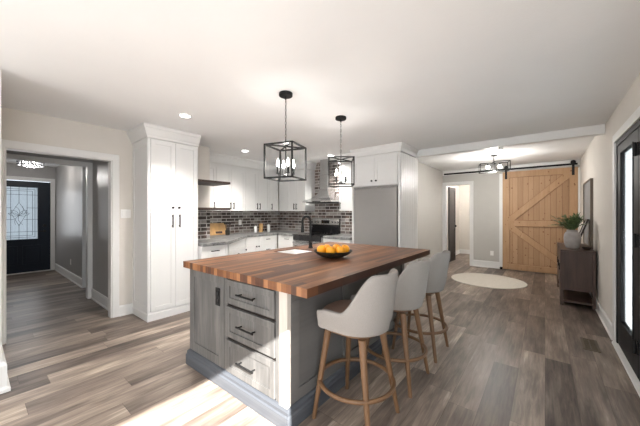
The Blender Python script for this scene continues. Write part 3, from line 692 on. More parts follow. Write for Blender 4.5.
# hood
hd = thing('range_hood', 'stainless steel chimney range hood on the brick wall', 'range hood', (-3.50, YK-0.014, 0))
def rect(cx, w_, y0, y1, z): return [(cx-w_/2, y0, z), (cx+w_/2, y0, z), (cx+w_/2, y1, z), (cx-w_/2, y1, z)]
prof = [(1.56, 0.74, -0.48), (1.59, 0.74, -0.48), (1.615, 0.62, -0.43), (1.65, 0.48, -0.36), (1.70, 0.35, -0.31), (1.76, 0.26, -0.27), (1.82, 0.215, -0.25)]
mb = MB(); mb.rings([rect(0, w_, y, 0, z) for z, w_, y in prof]); mb.build('canopy', M['steel'], hd, bevel=0.002)
MB().rings([rect(0, 0.213, -0.248, 0, 1.8205), rect(0, 0.213, -0.248, 0, 2.12)]).build('chimney', M['steel'], hd, bevel=0.004)
MB().rings([rect(0, 0.195, -0.238, 0, 2.1205), rect(0, 0.195, -0.238, 0, CH-0.002)]).build('chimney_extension', M['steel'], hd, bevel=0.004)
MB().box(-0.31, -0.43, 1.550, 0.31, -0.05, 1.5595).build('filter', M['black'], hd)
MB().box(-0.10, -0.484, 1.566, 0.10, -0.4805, 1.584).build('button_strip', M['blackglass'], hd)

# things on the worktop
cbx = thing('cutting_board', 'maple cutting board leaning on the brick tile by the pantry', 'cutting board', (XK+0.05, 2.85, 0.9205))
MB().rings([[(0.045-0.09*t_, 0+y, 0.23*t_) for y in ()] or [(0.055-0.05*t_+d_, y, z_) for d_, y, z_ in ((0, 0, 0.23*t_), (0, 0.40, 0.23*t_), (0.02, 0.40, 0.23*t_), (0.02, 0, 0.23*t_))] for t_ in (0, 1)]).build('board', M['board'], cbx, bevel=0.004)
MB().rings([[(0.076-0.05*t_+d_, 0.14+y, z_+0.03) for d_, y, z_ in ((0, 0, 0.10*t_), (0, 0.14, 0.10*t_), (0.004, 0.14, 0.10*t_), (0.004, 0, 0.10*t_))] for t_ in (0, 0.4)]).build('juice_slot', M['shelfwood'], cbx)
ut = thing('utensil_crock', 'small dark crock of utensils in front of the cutting board', 'crock', (-4.80, 3.13, 0.921))
MB().lathe([(0.03, 0), (0.042, 0.01), (0.045, 0.08), (0.04, 0.10), (0.036, 0.10)]).build('crock', M['bowl'], ut, smooth=True)
mb = MB()
for k in range(5):
    a = k*1.3; mb.tube([(0.01*math.cos(a), 0.01*math.sin(a), 0.06), (0.05*math.cos(a), 0.05*math.sin(a), 0.22)], 0.005, 8)
    mb.sphere((0.052*math.cos(a), 0.052*math.sin(a), 0.23), 0.018, 6, 1.4)
mb.build('utensils', M['espresso'], ut, smooth=True)
for (y, h, r, mt, lb) in ((3.95, 0.15, 0.035, 'porcelain', 'small white canister on the worktop left of the wooden canister'), (4.10, 0.20, 0.045, 'board', 'wooden canister on the worktop near the corner'), (4.32, 0.17, 0.038, 'porcelain', 'white canister nearest the kitchen corner')):
    t = thing('canister', lb, 'canister', (XK+0.12, y, 0.921))
    MB().lathe([(r*0.9, 0), (r, 0.005), (r, h*0.85), (r*0.95, h*0.87)]).build('jar', M[mt], t, smooth=True)
    MB().lathe([(r*1.02, h*0.872), (r*1.02, h*0.95), (r*0.3, h*0.96), (r*0.25, h)]).build('lid', M[mt], t, smooth=True)
def outlet(name, label, cat, loc, rz, kind='outlet', gang=1, mat='plastic'):
    t = thing(name, label, cat, loc, rz)
    w_ = 0.036 if gang == 1 else 0.058
    MB().box(-w_-0.0, -0.006, -0.057, w_, -0.0005, 0.057).build('plate', M[mat], t, bevel=0.002)
    for g in range(gang):
        cx = (g-(gang-1)/2)*0.046
        if kind == 'switch': MB().box(cx-0.016, -0.010, -0.032, cx+0.016, -0.0062, 0.032).build('rocker', M[mat], t, bevel=0.001)
        else:
            for z in (-0.02, 0.02): MB().box(cx-0.014, -0.008, z-0.013, cx+0.014, -0.0062, z+0.013).build('socket', M[mat], t, bevel=0.001)
    return t
outlet('light_switch', 'white double light switch plate on the wall between hall opening and pantry', 'light switch', (XL, 1.30, 1.34), R90(), 'switch', 2)
outlet('wall_outlet', 'white outlet low on the far grey wall between doorway and barn door', 'outlet', (-1.02, YF, 0.36), 0)
outlet('wall_outlet', 'white outlet low on the foyer wall beyond the hall opening', 'outlet', (-7.5, 1.29, 0.36), 0)
outlet('wall_outlet', 'white outlet on the brick tile above the left worktop', 'outlet', (XK+0.012, 3.62, 1.15), R90())

# ================================================================== ISLAND
IX0, IX1, IY0, IY1 = -2.49, -1.25, 1.24, 3.10
TX0, TX1, TY0, TY1, TZ0, TZ1 = -2.52, -1.05, 1.195, 3.38, 0.866, 0.92
isl = thing('kitchen_island', 'grey washed kitchen island with three drawers under a butcher block top', 'kitchen island', (IX0, IY0, 0))
IW, ID = IX1-IX0, IY1-IY0
mb = MB(); mb.box(0.02, 0.02, 0.02, IW-0.012, ID-0.012, 0.60); mb.box(0.02, 0.02, 0.60, IW-0.012, 0.85, TZ0-0.001); mb.box(0.02, 1.36, 0.60, IW-0.012, ID-0.012, TZ0-0.001); mb.box(0.02, 0.85, 0.60, 0.06, 1.36, TZ0-0.001); mb.box(0.52, 0.85, 0.60, IW-0.012, 1.36, TZ0-0.001)
mb.build('body', M['islandwood'], isl)
# plinth
MB().sweep([(0.005, ID), (0.005, 0.005), (IW-0.005, 0.005), (IW-0.005, ID)][::1], [(-0.0, 0.0), (0.030, 0.0), (0.030, 0.085), (0.022, 0.095), (0.022, 0.115), (0.012, 0.130), (0.0, 0.135)]).build('plinth', M['islandbase'], isl)
# end face (faces -y): left panel, drawer bank, post
x1, x2, x3 = 0.54, 0.58, 1.13
pl = shaker(MB(), 0.0, x1, 0.135, TZ0-0.002, y=0.02, th=0.02, st=0.075).build('end_panel', M['islandwood'], isl, bevel=0.002)
ot = MB().box(0.43, -0.008, 0.615, 0.49, -0.001, 0.755).build('outlet', M['black'], isl, bevel=0.002)
for z in (0.655, 0.715): MB().box(0.443, -0.011, z-0.018, 0.477, -0.0082, z+0.018).build('socket', M['blackglass'], ot)
MB().box(x1, 0.004, 0.135, x2, 0.02, TZ0-0.002).build('stile', M['islandwood'], isl, bevel=0.002)
MB().box(x3, 0.0, 0.135, 1.165, 0.02, TZ0-0.002).build('stile', M['islandwood'], isl, bevel=0.002)
MB().box(1.165, -0.006, 0.0305, IW, 0.03, TZ0-0.002).build('corner_post', M['post'], isl, bevel=0.004)
MB().box(x2, 0.012, 0.135, x3, 0.02, TZ0-0.002).build('drawer_recess', M['espresso'], isl)
for z0, z1 in ((0.665, 0.845), (0.41, 0.64), (0.145, 0.385)):
    d_ = shaker(MB(), x2+0.004, x3-0.004, z0, z1, y=0.011, th=0.022, st=0.045, rec=0.009).build('drawer', M['islandwood'], isl, bevel=0.002)
    mb = MB(); xc_, zc = (x2+x3)/2, (z0+z1)/2+0.005; L_ = 0.19
    mb.tube([(xc_-L_/2, -0.045, zc), (xc_+L_/2, -0.045, zc)], 0.007); 
    for s in (-1, 1): mb.tube([(xc_+s*0.075, -0.045, zc), (xc_+s*0.075, -0.011, zc)], 0.006)
    mb.build('handle', M['black'], d_, smooth=True)
# long seating side (faces +x)
mb = MB(); st = 0.075; nP = 3; zt = TZ0-0.002; X0_, X1_ = IW-0.012, IW
mb.box(X0_, 0.03, 0.135, X1_, ID, 0.21); mb.box(X0_, 0.03, zt-0.075, X1_, ID, zt)
for k in range(nP+1):
    yy = 0.03+(ID-0.03-st)*k/nP; mb.box(X0_, yy, 0.21, X1_+0.001, yy+st, zt-0.075)
mb.build('side_frame', M['islandwood'], isl, bevel=0.002)
mb = MB(); mb.box(0, ID-0.012, 0.135, IW, ID, zt); mb.build('rear_panel', M['islandwood'], isl)
mb = MB(); mb.box(0.0, 0.02, 0.135, 0.02, ID-0.012, zt); mb.build('kitchen_side_panel', M['islandwood'], isl)

# top with sink cut-out
SX0, SX1, SY0, SY1 = -2.38, -2.04, 2.13, 2.48
mb = MB(); mb.box(TX0, TY0, TZ0, TX1, SY0, TZ1); mb.box(TX0, SY1, TZ0, TX1, TY1, TZ1); mb.box(TX0, SY0, TZ0, SX0, SY1, TZ1); mb.box(SX1, SY0, TZ0, TX1, SY1, TZ1)
tp = tag(mb.build('butcher_block_top', M['butcher']), 'thick striped walnut butcher block top of the kitchen island', 'countertop')
# sink
sk = thing('sink', 'white undermount prep sink set in the butcher block island top', 'sink', ((SX0+SX1)/2, (SY0+SY1)/2, 0))
sk.location.z = TZ1-0.2
a, b = (SX1-SX0)/2-0.002, (SY1-SY0)/2-0.002
mb = MB(); t_ = 0.012
mb.box(-a, -b, 0, a, b, t_); mb.box(-a, -b, t_, -a+t_, b, 0.19); mb.box(a-t_, -b, t_, a, b, 0.19); mb.box(-a+t_, -b, t_, a-t_, -b+t_, 0.19); mb.box(-a+t_, b-t_, t_, a-t_, b, 0.19)
mb.build('basin', M['porcelain'], sk)
MB().lathe([(0.035, t_), (0.035, t_+0.004), (0.02, t_+0.003)]).build('drain', M['chrome'], sk, smooth=True)
# faucet
fc_ = thing('faucet', 'black gooseneck faucet on the island beside the sink', 'faucet', (-2.255, 2.630, TZ1), 0)
dv = Vector((-0.52, -0.85, 0)).normalized()
dv = Vector((-0.86, -0.5, 0)).normalized()
MB().lathe([(0.028, 0), (0.028, 0.012), (0.022, 0.02), (0.021, 0.10), (0.016, 0.115)]).build('base', M['black'], fc_, smooth=True)
pts = [(0, 0, 0.10), (0, 0, 0.20), (0, 0, 0.33)]; Rg = 0.05
for k in range(1, 13):
    a = PI*k/12; q = dv*(Rg*(1-math.cos(a))); pts.append((q.x, q.y, 0.33+Rg*math.sin(a)*1.15))
q = dv*Rg*2; pts += [(q.x, q.y, 0.27)]
MB().tube(pts, 0.0155, 14).build('gooseneck', M['black'], fc_, smooth=True)
MB().tube([(q.x, q.y, 0.275), (q.x, q.y, 0.23), (q.x, q.y, 0.19)], 0.0165, 14, 0.022).build('spray_head', M['black'], fc_, smooth=True)
MB().tube([(0, 0, 0.07), (0.045, -0.03, 0.085), (0.09, -0.06, 0.10)], 0.008, 10).build('lever', M['black'], fc_, smooth=True)

# bowl and oranges
bwx, bwy = -1.60, 2.20
bw_ = thing('fruit_bowl', 'wide black bowl of oranges on the island top', 'bowl', (bwx, bwy, TZ1))
MB().lathe([(0.055, 0.0), (0.06, 0.001), (0.065, 0.006), (0.115, 0.015), (0.16, 0.038), (0.185, 0.062), (0.189, 0.070), (0.184, 0.070), (0.155, 0.044), (0.11, 0.022), (0.05, 0.014), (0.001, 0.013)], n=48).build('bowl', M['bowl'], bw_, smooth=True)
og = [(-0.110, -0.028, 0.080, 'orange at the left rim of the black bowl'), (-0.026, -0.078, 0.073, 'orange at the front of the black bowl, second from left'), (0.070, -0.058, 0.073, 'orange right of centre at the front of the bowl'), (0.117, 0.024, 0.077, 'orange at the far right of the black bowl'), (-0.060, 0.064, 0.076, 'orange tucked at the back left of the bowl'), (0.040, 0.088, 0.077, 'orange tucked at the back right of the bowl')]
c0 = None
cA, sA = math.cos(math.radians(38.7)), math.sin(math.radians(38.7))
for k, (dx, dy, z, lb) in enumerate(og):
    r = 0.047; r = 0.0465
    # oranges sit round the bowl as seen from the seating side
    x, y = dx*cA-dy*sA, dx*sA+dy*cA
    if c0 is None:
        c0 = thing('orange', lb, 'orange', (0, 0, 0), 0, 'oranges in the black bowl')
        mb = MB(); n = 16
        mb.rings([[(max(1e-4, r*math.sin(PI*i/n))*math.cos(2*PI*j/24), max(1e-4, r*math.sin(PI*i/n))*math.sin(2*PI*j/24), -r*0.95*math.cos(PI*i/n)) for j in range(24)] for i in range(n+1)])
        mb.build('peel', M['orange'], c0, smooth=True)
        MB().lathe([(0.004, r*0.93), (0.0045, r*0.96), (0.003, r*0.98)], n=8).build('stem_button', M['leaf'], c0)
        o = c0
    else:
        o = copy_tree(c0); o['label'] = lb
    o.location = (bwx+x, bwy+y, TZ1+z); o.rotation_euler = (random.uniform(-0.5, 0.5), random.uniform(-0.5, 0.5), k)

# ================================================================== STOOLS
def sstep(a, b, x):
    t = max(0, min(1, (x-a)/(b-a))); return t*t*(3-2*t)
def make_stool():
    root = thing('bar_stool', None, 'stool')
    # horseshoe shell: back to +x, open to -x
    Rb = 0.225; xa_ = 0.02; path = []
    xend = -0.150
    for k in range(9): path.append((xend+(xa_-xend)*k/8, -Rb, 0))
    for k in range(1, 32): a = -PI/2+PI*k/32; path.append((xa_+Rb*math.cos(a), Rb*math.sin(a), 0))
    for k in range(9): path.append((xa_+(xend-xa_)*k/8, Rb, 0))
    n = len(path); L = []
    for i, (px, py, _) in enumerate(path):
        u = abs(i-(n-1)/2)/((n-1)/2)          # 0 back .. 1 arm tip
        top = 0.985-0.245*sstep(0.26, 0.70, u) - 0.012*sstep(0.9, 1, u)
        bot = 0.605
        i0, i1 = max(i-1, 0), min(i+1, n-1)
        tx, ty = path[i1][0]-path[i0][0], path[i1][1]-path[i0][1]; l = math.hypot(tx, ty); nx, ny = ty/l, -tx/l
        th = 0.038*(1-0.25*sstep(0.85, 1, u))
        def P(off, z):
            lean = -0.030*(1-sstep(0.60, 0.74, z)) + 0.035*max(0, (z-0.74)/0.24)*(1-u)
            x, y = px+nx*(off+lean), py+ny*(off+lean)
            return (x, y, z)
        lp = []
        for t in (0, 0.02, 0.08, 0.25, 0.5, 0.75, 0.93): lp.append(P(0.0 if t > 0 else -0.008, bot+(top-0.018-bot)*t))
        for k in range(5):
            a = PI*k/4; lp.append(P(-th/2+th/2*math.cos(a), top-0.018+0.018*math.sin(a)))
        for t in (0.9, 0.6, 0.3, 0.08, 0): lp.append(P(-th, bot+(top-0.018-bot)*t))
        L.append(lp)
    # rounded arm ends
    def shrink(lp, f, dx):
        cx = sum(p[0] for p in lp)/len(lp); cy_ = sum(p[1] for p in lp)/len(lp); cz = sum(p[2] for p in lp)/len(lp)
        return [(cx+(p[0]-cx)*f+dx, cy_+(p[1]-cy_)*f, cz+(p[2]-cz)*(0.5+f/2 if f > 0.5 else f+0.25)) for p in lp]
    L = [shrink(L[0], 0.55, -0.022), shrink(L[0], 0.88, -0.014)]+L+[shrink(L[-1], 0.88, -0.014), shrink(L[-1], 0.55, -0.022)]
    MB().rings(L).build('backrest', M['fabric'], root, smooth=True)
    # seat cushion
    def pill(sc, z):
        pts = []
        for k in range(40):
            a = 2*PI*k/40; c, s = math.cos(a), math.sin(a)
            x = 0.205*sc*(abs(c)**0.7)*(1 if c > 0 else -1); y = 0.188*sc*(abs(s)**0.7)*(1 if s > 0 else -1)
            pts.append((x-0.025, y, z))
        return pts
    MB().rings([pill(0.90, 0.612), pill(0.96, 0.62), pill(0.985, 0.66), pill(0.97, 0.69), pill(0.90, 0.706), pill(0.6, 0.713), pill(0.2, 0.714)]).build('seat', M['seatbrown'], root, smooth=True)
    MB().rings([pill(0.86, 0.582), pill(0.88, 0.586), pill(0.88, 0.6118)]).build('seat_frame', M['legwood'], root, smooth=True)
    for sx in (-1, 1):
        for sy in (-1, 1):
            mb = MB(); f0 = Vector((sx*0.205, sy*0.198, 0)); f1 = Vector((sx*0.128-0.01, sy*0.128, 0.581))
            L2 = []
            for k in range(7):
                t = k/6; c = f0.lerp(f1, t); r = 0.014+0.010*t
                L2.append([(c.x+r*math.cos(2*PI*j/14), c.y+r*math.sin(2*PI*j/14), c.z) for j in range(14)])
            mb.rings(L2).build('leg', M['legwood'], root, smooth=True)
    MB().torus((0, 0, 0.245), 0.243, 0.014, 64, 10, 1.0).build('footrest_ring', M['legwood'], root, smooth=True)
    return root
stool0 = make_stool()
for k, (x, y, rz, lb) in enumerate(((-0.985, 1.62, 0.0, 'oatmeal fabric bar stool nearest the camera, by the drawer end of the island'),
                                    (-0.975, 2.22, 0.0, 'middle one of the three oatmeal bar stools along the island'),
                                    (-0.975, 2.83, 0.0, 'farthest bar stool, at the refrigerator end of the island'))):
    s = stool0 if k == 0 else copy_tree(stool0)
    s.location = (x, y, 0); s.rotation_euler = (0, 0, rz); s['label'] = lb; s['group'] = 'bar stools along the island'

# ================================================================== LIGHTS
def point(parent, loc, power, r=0.03, col=(1.0, 0.96, 0.92)):
    d = bpy.data.lights.new('bulb_light', 'POINT'); d.energy = power; d.shadow_soft_size = r; d.color = col
    o = bpy.data.objects.new('bulb_light', d); COL.objects.link(o); o.parent = parent; o.location = loc; return o
def pendant(name, label, x, y, yaw, ztop, a_=0.272, h_=0.295):
    t = thing(name, label, 'pendant light', (x, y, CH), yaw, 'lantern pendants over the island')
    MB().lathe([(0.060, -0.001), (0.062, -0.004), (0.062, -0.026), (0.058, -0.030), (0.01, -0.032)], n=36).build('canopy', M['black'], t, smooth=True)
    zt_ = ztop-CH; mb = MB(); z = -0.032; k = 0; z_end = zt_+0.005
    MB().tube([(0, 0, -0.03), (0, 0, -0.06)], 0.006).build('stem_loop', M['black'], t)
    z = -0.055
    while z > z_end+0.02:
        c = (0, 0, z-0.014)
        L_ = []
        for i in range(12):
            aa = 2*PI*i/12; cx, cz = 0.0065*math.cos(aa), 0.017*math.sin(aa); lp = []
            for j in range(5):
                b = 2*PI*j/5; rr = 0.0022
                ox = (0.0065+rr*math.cos(b))*math.cos(aa); oz = (0.017+rr*math.cos(b))*math.sin(aa); oy = rr*math.sin(b)
                lp.append((ox, oy, c[2]+oz) if k % 2 else (oy, ox, c[2]+oz))
            L_.append(lp)
        mb.rings(L_+[L_[0]], cap=False); z -= 0.029; k += 1
    mb.build('chain', M['black'], t)
    mb = MB(); s = a_/2; w_ = 0.0135; zb = zt_-h_
    for z in (zt_, zb):
        for i in range(4):
            P = [(-s, -s), (s, -s), (s, s), (-s, s)]; mb.bar((*P[i], z), (*P[(i+1) % 4], z), w_)
    for p in ((-s, -s), (s, -s), (s, s), (-s, s)): mb.bar((*p, zb), (*p, zt_), w_)
    mb.bar((-s, -s, zt_), (s, s, zt_), w_*0.8); mb.bar((-s, s, zt_), (s, -s, zt_), w_*0.8)
    mb.build('cage', M['black'], t)
    MB().tube([(0, 0, zt_+0.02), (0, 0, zb+0.02)], 0.0055).build('centre_rod', M['black'], t, smooth=True)
    MB().lathe([(0.004, zb+0.012), (0.018, zb+0.018), (0.026, zb+0.03), (0.012, zb+0.045)], n=20).build('hub', M['black'], t, smooth=True)
    for i in range(4):
        aa = PI/4+i*PI/2; c, s_ = math.cos(aa), math.sin(aa); rr = 0.072
        cd = MB().tube([(0.015*c, 0.015*s_, zb+0.03), (0.04*c, 0.04*s_, zb+0.018), (rr*0.9*c, rr*0.9*s_, zb+0.022), (rr*c, rr*s_, zb+0.045)], 0.004, 8).build('candle_arm', M['black'], t, smooth=True)
        MB().lathe([(0.015, zb+0.045), (0.017, zb+0.05), (0.0105, zb+0.052), (0.0105, zb+0.105)], cx=rr*c, cy=rr*s_, n=16).build('candle_sleeve', M['black'], cd, smooth=True)
        MB().lathe([(0.007, zb+0.105), (0.012, zb+0.120), (0.013, zb+0.132), (0.008, zb+0.155), (0.002, zb+0.178)], cx=rr*c, cy=rr*s_, n=16).build('bulb', M['bulb'], cd, smooth=True)
    point(t, (0, 0, zb+0.12), 4.5, 0.06)
    return t
pendant('lantern_pendant', 'black cage lantern pendant nearer the camera, above the drawer end of the island', -1.84, 1.80, math.radians(16.7), 1.955)
pendant('lantern_pendant', 'black cage lantern pendant farther off, in front of the range hood', -1.81, 2.64, math.radians(37), 1.960)
for x, y, lb in ((-3.14, 1.51, 'round recessed ceiling light in front of the pantry'), (-4.10, 3.02, 'round recessed ceiling light above the left kitchen run'), (-3.17, 4.29, 'round recessed ceiling light in front of the range hood'), (-3.13, 3.06, 'round recessed ceiling light seen behind the near pendant')):
    t = thing('recessed_light', lb, 'ceiling light', (x, y, CH), 0, 'recessed ceiling lights over the kitchen')
    MB().lathe([(0.075, -0.001), (0.075, -0.006), (0.055, -0.009), (0.052, -0.003)], n=32, cap=False).build('trim_ring', M['plastic'], t, smooth=True)
    MB().lathe([(0.0535, -0.002), (0.0535, -0.005), (0.001, -0.0055)], n=32).build('lens', M['downlight'], t, smooth=True)
    d = bpy.data.lights.new('downlight_beam', 'SPOT'); d.energy = 55; d.spot_size = math.radians(125); d.spot_blend = 0.7; d.shadow_soft_size = 0.05; d.color = (1, 0.965, 0.925)
    lo = bpy.data.objects.new('downlight_beam', d); COL.objects.link(lo); lo.parent = t; lo.location = (0, 0, -0.03)

# flush light in the far part: two open square frames
fl = thing('flush_ceiling_light', 'black open-frame semi-flush ceiling light with two bulbs near the barn door', 'ceiling light', (-0.78, 6.40, 2.48), math.radians(16))
MB().lathe([(0.065, -0.001), (0.065, -0.02), (0.012, -0.026)], n=28).build('canopy', M['black'], fl, smooth=True)
MB().tube([(0, 0, -0.02), (0, 0, -0.16)], 0.008).build('stem', M['black'], fl)
def frame(cx, cy, sx, sy, z0, z1):
    mb = MB(); P = [(cx-sx, cy-sy), (cx+sx, cy-sy), (cx+sx, cy+sy), (cx-sx, cy+sy)]
    for z in (z0, z1):
        for i in range(4): mb.bar((*P[i], z), (*P[(i+1) % 4], z), 0.012)
    for p in P: mb.bar((*p, z0), (*p, z1), 0.012)
    return mb
frame(-0.11, 0, 0.13, 0.10, -0.33, -0.17).build('cage', M['black'], fl)
frame(0.12, 0.0, 0.13, 0.105, -0.31, -0.14).build('cage', M['black'], fl)
mb = MB(); mb.bar((-0.22, 0, -0.16), (0.22, 0, -0.16), 0.012); ab = mb.build('arm', M['black'], fl)
for x in (-0.10, 0.10):
    MB().tube([(x, 0, -0.16), (x, 0, -0.20)], 0.014).build('socket', M['black'], ab, smooth=True)
    MB().sphere((x, 0, -0.232), 0.032, 10).build('bulb', M['bulb'], ab, smooth=True)
point(fl, (0, 0, -0.36), 30, 0.06)
# unseen lamp added to brighten the little room beyond the doorway
cl_ = thing('closet_fill_light', 'small round ceiling lamp added out of view to light the little room beyond the doorway', 'ceiling light', (-1.45, 9.2, 2.48))
MB().lathe([(0.09, -0.001), (0.09, -0.012), (0.08, -0.02)], n=28).build('base', M['plastic'], cl_, smooth=True)
MB().lathe([(0.078, -0.0205), (0.07, -0.05), (0.04, -0.07), (0.002, -0.075)], n=28).build('shade', M['downlight'], cl_, smooth=True)
point(cl_, (0, 0, -0.16), 22, 0.06)
# small white sensor on the beam
sn = thing('smoke_detector', 'small white round sensor on the underside of the ceiling beam', 'sensor', (-0.51, YB-0.04, 2.325))
MB().lathe([(0.030, -0.0005), (0.034, -0.006), (0.034, -0.022), (0.026, -0.032), (0.002, -0.034)], n=24).build('housing', M['plastic'], sn, smooth=True)
MB().lathe([(0.006, -0.0342), (0.006, -0.038), (0.001, -0.039)], n=12).build('sensor_dome', M['downlight'], sn, smooth=True)

# foyer chandelier
fy = thing('crystal_chandelier', 'low drum chandelier of crystal drops in the foyer by the front door', 'chandelier', (-7.5, 0.72, CH))
MB().lathe([(0.10, -0.001), (0.10, -0.03), (0.02, -0.035)], n=28).build('canopy', M['chrome'], fy, smooth=True)
MB().tube([(0, 0, -0.03), (0, 0, -0.12)], 0.012).build('stem', M['chrome'], fy)
mb = MB(); mb.torus((0, 0, -0.11), 0.17, 0.008, 40, 6); mb.bar((-0.17, 0, -0.11), (0.17, 0, -0.11), 0.008); mb.bar((0, -0.17, -0.11), (0, 0.17, -0.11), 0.008); mb.build('ring', M['chrome'], fy)
mb = MB()
for row, (R_, zz) in enumerate(((0.17, -0.145), (0.17, -0.19), (0.11, -0.205), (0.05, -0.22))):
    nn = int(2*PI*R_/0.045)
    for k in range(nn):
        a = 2*PI*k/nn+row*0.3; mb.sphere((R_*math.cos(a), R_*math.sin(a), zz), 0.018, 4, 1.3)
cr = mb.build('crystal_drops', M['crystal'], fy); cr['kind'] = 'stuff'
for k in range(4):
    a = k*PI/2+0.4; MB().sphere((0.11*math.cos(a), 0.11*math.sin(a), -0.145), 0.016, 8).build('bulb', M['downlight'], fy, smooth=True)
point(fy, (0, 0, -0.32), 9, 0.08)

# ================================================================== BACK ROOM THINGS
CX0, CX1, CY0, CY1 = 0.175, 0.555, 5.45, 6.75
cd = thing('credenza', 'walnut sideboard against the right wall near the barn door', 'sideboard', (CX0, CY0, 0))
cw, cl = CX1-CX0, CY1-CY0
MB().box(0.018, 0.018, 0.225, cw, cl-0.018, 0.785).build('body', M['walnut'], cd, bevel=0.003)
MB().box(0, 0, 0.787, cw, cl, 0.812).build('top', M['walnut'], cd, bevel=0.003)
for x in (0.0, cw-0.035):
    for y in (0.0, cl-0.035): MB().box(x, y, 0, x+0.035, y+0.035, 0.7865).build('leg', M['walnut'], cd, bevel=0.003)
MB().box(0.018, 0.02, 0.045, cw-0.005, cl-0.02, 0.075).build('lower_shelf', M['walnut'], cd, bevel=0.002)
for k in range(3):
    y0 = 0.04+k*(cl-0.08)/3; dd = MB().box(0.002, y0+0.002, 0.235, 0.017, y0+(cl-0.08)/3-0.002, 0.78).build('door', M['walnut'], cd, bevel=0.002)
    MB().box(-0.012, y0+0.05, 0.50, 0.001, y0+0.06, 0.60).build('handle', M['black'], dd)
# vase and greenery
vx, vy = 0.325, 5.74
vs_ = thing('vase', 'round grey stoneware vase holding greenery on the sideboard', 'vase', (vx, vy, 0.8125))
MB().lathe([(0.062, 0), (0.078, 0.012), (0.096, 0.08), (0.102, 0.15), (0.096, 0.21), (0.078, 0.245), (0.066, 0.255), (0.068, 0.28), (0.060, 0.28), (0.058, 0.25), (0.082, 0.21), (0.088, 0.15), (0.08, 0.03), (0.001, 0.02)], n=40).build('body', M['vase'], vs_, smooth=True)
gp = thing('greenery', 'bunch of arching green fern-like branches in the grey vase', 'plant', (vx, vy, 0.86))
rs = random.Random(3); stems = MB(); lv = MB()
for k in range(46):
    a = rs.uniform(0, 2*PI); reach = rs.uniform(0.06, 0.25); hgt = rs.uniform(0.14, 0.34)
    if math.cos(a) > 0.1: reach *= 0.55
    P = []
    for i in range(9):
        t = i/8; u_ = max(0, (t-0.35)/0.65); rr = 0.024*min(1, t*4)+reach*u_
        P.append(Vector((rr*math.cos(a), rr*math.sin(a), 0.02+0.21*min(1, t/0.35)+hgt*u_-0.09*u_*u_)))
    stems.tube(P, 0.0028, 5, 0.001)
    for i in range(4, 9):
        for q in range(3):
            t = min(0.999, (i-1+q/3)/8); j = int(t*8); c = P[j].lerp(P[min(j+1, 8)], t*8-j); d = (P[min(j+1, 8)]-P[j]).normalized() if j < 8 else (P[8]-P[7]).normalized()
            for s in (-1, 1):
                sd_ = d.cross(Vector((0, 0, 1))).normalized()*s; L_ = rs.uniform(0.035, 0.065)
                tip = c+(d*0.7+sd_*0.7+Vector((0, 0, rs.uniform(-0.2, 0.35)))).normalized()*L_; mid = (c+tip)/2; wv = d.cross(sd_).cross(sd_).normalized()*0.009
                th = Vector((0, 0, 0.001))
                a_, b_, c_, d_ = [lv.bm.verts.new(p) for p in (c, mid+wv+th, tip, mid-wv+th)]; e_ = lv.bm.verts.new(mid-th*2)
                for f_ in ((a_, b_, d_), (b_, c_, d_), (a_, e_, b_), (b_, e_, c_), (c_, e_, d_), (d_, e_, a_)): lv.bm.faces.new(f_)
stems.build('stems', M['leaf'], gp); lv.build('leaves', M['leaf'], gp)
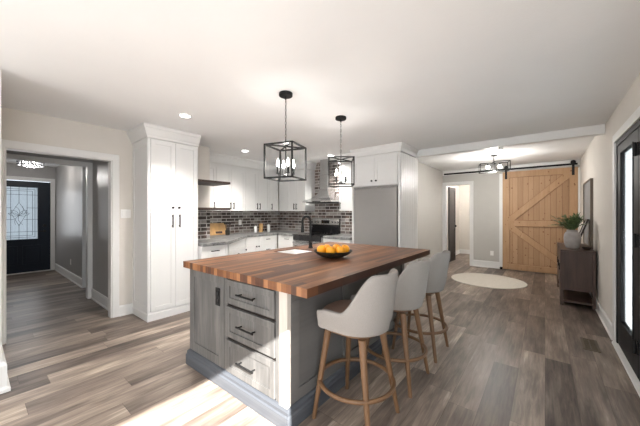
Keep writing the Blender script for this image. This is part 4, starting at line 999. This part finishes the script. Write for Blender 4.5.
# leaning picture and candle beside the vase
pf = MB(); pf.bar((0.39, 6.05, 0.822), (0.525, 6.05, 1.24), 0.022); pf.bar((0.39, 6.32, 0.822), (0.525, 6.32, 1.24), 0.022); pf.bar((0.525, 6.05, 1.24), (0.525, 6.32, 1.24), 0.022); pf.bar((0.39, 6.05, 0.826), (0.39, 6.32, 0.826), 0.022)
tf = thing('leaning_frame', 'slim dark wooden frame leaning on the wall behind the vase', 'frame', (0, 0, 0.003)); pf.build('frame', M['espresso'], tf)
mb = MB(); mb.rings([[(0.392+d_, y, 0.83), (0.522+d_, y, 1.235)] + [(0.526+d_, y, 1.235), (0.396+d_, y, 0.83)] for d_, y in ((0, 6.062), (0, 6.308))]); mb.build('picture', M['art'], tf)
cn = thing('candle_bowl', 'small dark wooden bowl beside the vase on the sideboard', 'bowl', (0.475, 5.60, 0.8125))
MB().lathe([(0.025, 0), (0.03, 0.004), (0.055, 0.03), (0.058, 0.042), (0.053, 0.042), (0.03, 0.012), (0.001, 0.010)], n=28).build('bowl', M['espresso'], cn, smooth=True)
# wall art
at = thing('wall_art', 'grey unframed-looking canvas panel with thin frame on the right wall above the sideboard', 'picture', (XR, 5.93, 0.80))
at['label'] = 'tall grey picture in a thin frame on the right wall above the sideboard'
MB().box(-0.022, 0.02, 0.02, -0.004, 1.0, 1.06).build('canvas', M['art'], at)
mb = MB(); mb.box(-0.035, 0, 0, -0.001, 0.02, 1.08); mb.box(-0.035, 1.0, 0, -0.001, 1.02, 1.08); mb.box(-0.035, 0.02, 0, -0.001, 1.0, 0.02); mb.box(-0.035, 0.02, 1.06, -0.001, 1.0, 1.08)
mb.build('frame', M['ventbrown'], at, bevel=0.002)
# rug
rg_ = MB().lathe([(0.645, 0.0005), (0.65, 0.006), (0.645, 0.012), (0.4, 0.013), (0.001, 0.013)], cx=0, cy=0, n=96).build('round_rug', M['rug'], smooth=True)
rg_.location = (-0.905, 6.475, 0); tag(rg_, 'round cream woven rug on the floor before the barn door', 'rug')
# floor register
vt = thing('floor_vent', 'brown slotted floor register in the plank floor by the right wall', 'vent', (0.36, 3.97, 0))
mb = MB(); mb.box(-0.065, -0.165, 0.0005, -0.045, 0.165, 0.006); mb.box(0.045, -0.165, 0.0005, 0.065, 0.165, 0.006); mb.box(-0.045, -0.165, 0.0005, 0.045, -0.145, 0.006); mb.box(-0.045, 0.145, 0.0005, 0.045, 0.165, 0.006); mb.box(-0.004, -0.145, 0.001, 0.004, 0.145, 0.005)
mb.build('frame', M['ventbrown'], vt, bevel=0.001)
mb = MB()
for k in range(18): mb.box(-0.045, -0.140+k*0.016, 0.0005, 0.045, -0.140+k*0.016+0.008, 0.004)
lo = mb.build('louvres', M['ventbrown'], vt)
MB().box(-0.045, -0.145, 0.0002, 0.045, 0.145, 0.0012).build('grille_back', M['black'], vt)
